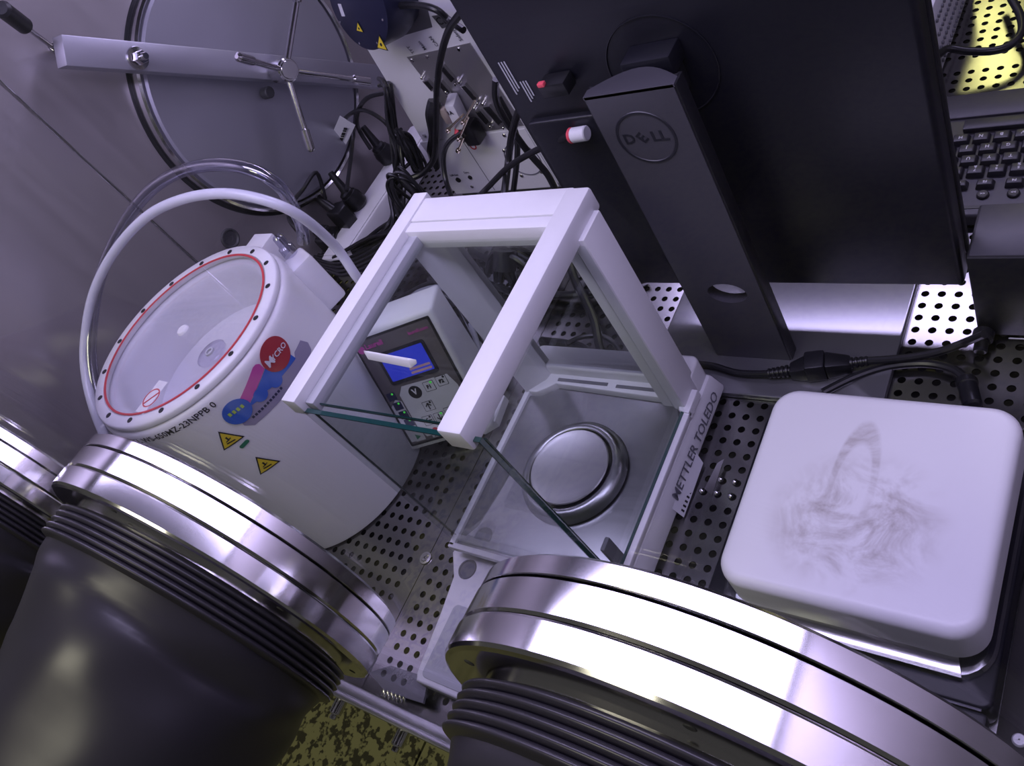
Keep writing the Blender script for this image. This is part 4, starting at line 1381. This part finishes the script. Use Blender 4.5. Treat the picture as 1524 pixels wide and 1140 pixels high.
# thick lead from the monitor top down in front of the cabinet
cable([ony(690, 14, 650), ony(668, 45, 690), ony(655, 90, 715), ony(650, 140, 722), ony(649, 200, 722), ony(646, 235, 718), ony(628, 258, 705),
       ony(600, 272, 690), ony(585, 300, 680)], 4.6, 'thick black cable running down in front of the connector plate')
tag(part('cable_boot', MB().lathe([(6.4, 0), (7.6, 1), (7.6, 5), (6, 6), (7.4, 7), (7.4, 11), (6, 12), (7.2, 13), (7.2, 17), (6, 18), (8.5, 19), (9.5, 44)],
                                  ony(690, 14, 650), (V(*ony(745, 2, 600)) - V(*ony(690, 14, 650))), 20), 'cable'), 'ribbed black strain relief at the top of the monitor', 'plug')
cable([ony(568, 8, 735), ony(590, 8, 725), ony(625, 8, 715), ony(650, 15, 710), ony(668, 30, 712), ony(690, 45, 700)], 4.2, 'black cable from the navy round housing to the right')
tag(part('cable_boot', MB().cyl(ony(567, 9, 736), ony(592, 7, 724), 6.5, 14, 1.5), 'cable'), 'black plug boot at the navy round housing', 'plug')
cable([ony(822, 124, 518), ony(800, 138, 560), ony(775, 160, 600), ony(762, 200, 620), ony(756, 245, 610), ony(750, 292, 560), ony(745, 330, 520)], 4.4,
      'black video cable dropping from the monitor socket')
cable([ony(850, 200, 512), ony(825, 212, 530), ony(790, 228, 560), ony(755, 250, 590), ony(725, 280, 600), ony(705, 300, 580)], 3.6,
      'thinner black cable from the white socket tag down left')
cable([ony(738, 118, 640), ony(738, 145, 640), ony(750, 175, 640), ony(785, 225, 640), ony(815, 260, 640), ony(832, 295, 630)], 4.2,
      'black cable crossing in front of the round cover to the right')
cable([ony(742, 145, 660), ony(765, 190, 650), ony(770, 230, 640), ony(762, 300, 620)], 3.8, 'black cable hanging straight beside the round cover')
cable([ony(690, 195, 730), ony(668, 212, 720), ony(660, 235, 710), ony(664, 270, 690), ony(675, 300, 660)], 3.8, 'black lead falling from the open plug')
tq = thing('video_plug', 'black video plug with coral red tab on the monitor back', 'plug', ony(822, 124, 520))
q = V(*ony(826, 124, 518))
part('plug_body', MB().box(q.x - 12, q.x + 16, 508, 526, q.z - 8, q.z + 6, 2), 'cable', tq)
q = V(*ony(811, 118, 516))
part('red_tab', MB().box(q.x - 4, q.x + 3, 507, 512, q.z - 2, q.z + 2, .8), 'pink_tag', tq)
q0 = V(*ony(848, 202, 513)); q1 = V(*ony(874, 198, 513))
tq = thing('socket_plug', 'white plug end edged in coral red beside the monitor neck', 'plug', q0)
part('plug_body', MB().cyl(q0 + (q1 - q0) * .15, q1, 7.0, 16, 1), 'label_white', tq)
part('red_collar', MB().cyl(q0, q0 + (q1 - q0) * .15, 7.2, 16, 1, r2=7.4), 'pink_tag', tq)

# mains lead joined by two connectors, behind the balance
cable([at(1030, 541, 14), at(1060, 544, 14), at(1100, 555, 14), at(1145, 556, 15)], 3.4, 'black mains lead from the balance to the joined connectors')
tq = thing('inline_connector', 'pair of joined black mains connectors behind the hot plate', 'connector', at(1215, 550, 8))
A_, B_ = V(*at(1143, 556, 16)), V(*at(1292, 537, 18))
ax_ = (B_ - A_).normalized(); L_ = (B_ - A_).length
m_ = MB()
for k in range(5):
    m_.cyl(A_ + ax_ * (k * 4.4), A_ + ax_ * (k * 4.4 + 3.0), 5.2 + .25 * k, 14, .6)
m_.cyl(A_, A_ + ax_ * 24, 4.2, 12)
part('strain_relief', m_, 'cable', tq)
sd = V(-ax_.y, ax_.x, 0)


def blk(s0, s1, w0, w1, h0, h1):
    a, b_ = A_ + ax_ * s0, A_ + ax_ * s1
    z0, z1 = 9, 9
    return MB().hexa([a - sd * w0 + V(0, 0, z0 - a.z), a + sd * w0 + V(0, 0, z0 - a.z), b_ + sd * w1 + V(0, 0, z0 - b_.z), b_ - sd * w1 + V(0, 0, z0 - b_.z)],
                     [a - sd * w0 * .9 + V(0, 0, h0 - a.z), a + sd * w0 * .9 + V(0, 0, h0 - a.z), b_ + sd * w1 * .9 + V(0, 0, h1 - b_.z), b_ - sd * w1 * .9 + V(0, 0, h1 - b_.z)], 2)


part('inlet_plug', blk(22, L_ * .42, 7, 11, 22, 28), 'cable', tq)
part('coupler', blk(L_ * .40, L_ * .60, 12, 12, 31, 31), 'black', tq)
part('outlet_plug', blk(L_ * .60, L_ * .84, 11, 7, 29, 23), 'cable', tq)
m_ = MB()
for k in range(5):
    m_.cyl(B_ - ax_ * (k * 4.4), B_ - ax_ * (k * 4.4 + 3.0), 4.8 + .3 * k, 14, .6)
m_.cyl(B_, B_ - ax_ * 24, 4.2, 12)
part('strain_relief', m_, 'cable', tq)
q = ony(1465, 494, 499)
cable([at(1290, 537, 18), at(1345, 533, 14), at(1395, 524, 14), at(1435, 510, 16), (q[0], 498, q[2] - 2)], 3.8, 'black mains lead from the connectors to the power box')
cable([at(1225, 584, 12), at(1270, 562, 10), at(1320, 546, 8), at(1375, 541, 8), at(1415, 548, 10), at(1437, 562, 12)], 4.0, 'thicker black lead running behind the hot plate')
q0, q1 = V(*at(1437, 562, 12)), V(*at(1448, 605, 14))
tag(part('hot_plate_plug', MB().cyl(q0, q1, 8, 16, 2).cyl(q0 + (q1 - q0) * .1, q0 + (q1 - q0) * .3, 9, 16, 1), 'cable'), 'short black plug behind the top right corner of the hot plate', 'plug')

# cables seen through the draft shield, on the floor behind the balance
cable([at(700, 372, 14), at(740, 395, 12), at(790, 425, 10), at(840, 440, 10), at(900, 432, 12), at(950, 436, 12)], 5, 'black cable on the floor seen through the shield, upper run')
cable([at(720, 420, 8), at(780, 438, 16), at(860, 438, 18), at(910, 428, 14), at(960, 415, 8)], 5, 'black cable on the floor seen through the shield, lower run')
cable([at(845, 380, 30), at(855, 415, 26), at(870, 445, 24), at(885, 480, 20), at(892, 515, 18), at(905, 560, 12)], 5.5, 'thick black cable falling towards the back of the balance')
cable([at(842, 512, 20), at(865, 502, 16), at(895, 500, 14), at(915, 512, 10), at(925, 530, 8)], 3, 'thin black cable ending in a small barrel plug')
q = V(*at(926, 532, 8))
tag(part('barrel_plug', MB().box(q.x - 6, q.x + 14, q.y - 8, q.y + 6, 1, 14, 2), 'cable'), 'small black barrel plug on the floor behind the balance', 'plug')
cable([at(806, 508, 8), at(840, 512, 8), at(870, 520, 8), at(890, 545, 8)], 6, 'flat black lead at the foot of the left shield post')
m_ = MB()
random.seed(21)
for k in range(9):
    c0 = V(*at(752 + random.uniform(-14, 14), 385 + random.uniform(-10, 10), 60))
    a0 = random.uniform(0, 3)
    m_.tube([c0 + V(math.cos(a0) * 60, math.sin(a0) * 25, -45), c0 + V(math.cos(a0) * 20, 6, -5 + k), c0 + V(-math.cos(a0) * 10, 0, 8 - k), c0 + V(-math.cos(a0) * 50, -math.sin(a0) * 20, -40)], 4.2, 8, 5)
m_.tube([V(*at(752, 372, 70)), V(*at(752, 402, 50))], 16, 14)
tag(part('cable_bundle', m_, 'cable'), 'tied bundle of black cables standing behind the draft shield', 'cable bundle')
# pale and dark leads behind the controller
random.seed(5)
for k in range(7):
    p0_ = at(590 + k * 12, 445 - k * 6 + random.uniform(-6, 6), 30)
    p1_ = at(650 + k * 8, 420 + k * 8, 50 + random.uniform(-10, 30))
    p2_ = at(690 + k * 5, 455 + k * 14, 40 + random.uniform(-10, 10))
    p3_ = at(735 + random.uniform(-5, 5), 520 + k * 10, 20)
    cable([p0_, p1_, p2_, p3_], 3.6, 'pale grey ribbed lead behind the coater controller' if k % 2 else 'black lead behind the coater controller', 8,
          'grey_plastic' if k % 2 else 'cable', group='pale leads behind the controller' if k % 2 else 'black leads behind the controller')
random.seed(6)
for k in range(7):
    cable([at(420 + k * 3, 352 + k * 6, 20 + 6 * k), at(470 + k * 4, 375 + k * 5, 26 + 5 * k), at(520, 372 + k * 6, 30 + 5 * k), at(565 + k * 4, 340 + k * 6, 40 + 4 * k), at(590, 325 + k * 4, 70)],
          3.4, 'one of the black cables lying between spin coater and power strip', 8, group='black cables between coater and strip')

# bracket with three holes standing at the front edge of the floor
t = thing('edge_bracket', 'grey bracket with three round holes at the front floor edge', 'bracket', at(604, 1010, 0))
c0 = [V(*at(x, y, 12)) for x, y in ((552, 1002), (584, 992), (640, 1010), (632, 1048), (575, 1030))]
part('plate', MB().thick(c0, (0, 0, 1), 3), 'tag_grey', t)
for x, y in ((571, 1002), (586, 1009), (601, 1015)):
    q = at(x, y, 15)
    part('hole', MB().lathe([(.1, .3), (3.4, .3), (3.6, 0)], q, (0, 0, 1), 16), 'print_black', t)
m_ = MB()
for k in range(6):
    q = V(*at(572 + k * 6, 1032 + k * 2.2, 14))
    m_.tube([q + V(-3, -3, 0), q + V(0, 3, 4), q + V(3, -3, 0)], 1.0, 6, 3)
part('spring', m_, 'steel', t)

# small loose parts
tag(part('floor_screw', MB().lathe([(.1, 2.6), (4.2, 2.6), (4.8, 2), (7.4, 1.6), (8, .2)], (-641.5, 176, 0), (0, 0, 1), 24).box(-644.5, -638.5, 175.2, 176.8, 2.5, 3.2)
         .box(-642.3, -640.7, 173, 179, 2.5, 3.2), 'steel'), 'round screw with washer on the floor seam', 'screw')
q = at(1517, 1102, 2)
tag(part('floor_screw', MB().lathe([(.1, 2.8), (3.6, 2.8), (4.6, 1.4), (4.8, 0)], (q[0], q[1], 1.5), (0, 0, 1), 24)
         .box(q[0] - 2.4, q[0] + 2.4, q[1] - .5, q[1] + .5, 4, 4.6).box(q[0] - .5, q[0] + .5, q[1] - 2.4, q[1] + 2.4, 4, 4.6), 'label_white'),
    'pale cross-head screw in the dark strip, bottom right corner', 'screw')
for px, py in ((1073, 714), (1094, 718), (1067, 734), (1088, 739), (1045, 731)):
    q = at(px, py, 0)
    tag(part('steel_ball', MB().lathe([(.1, 3.4), (2, 2.9), (3.2, 1.4), (3.4, 0)], (q[0], q[1], .1), (0, 0, 1), 16), 'steel', None, 1.5),
        'shiny domed plug in a floor hole beside the balance', 'plug', 'domed plugs in floor holes')
q = [at(1049, 728, 10), at(1068, 690, 8), at(1078, 684, 6), at(1060, 738, 6)]
tag(part('foil_scrap', MB().thick(q, (0, 0, 1), 1.2), 'steel'), 'bright folded foil scrap between balance and hot plate', 'foil')
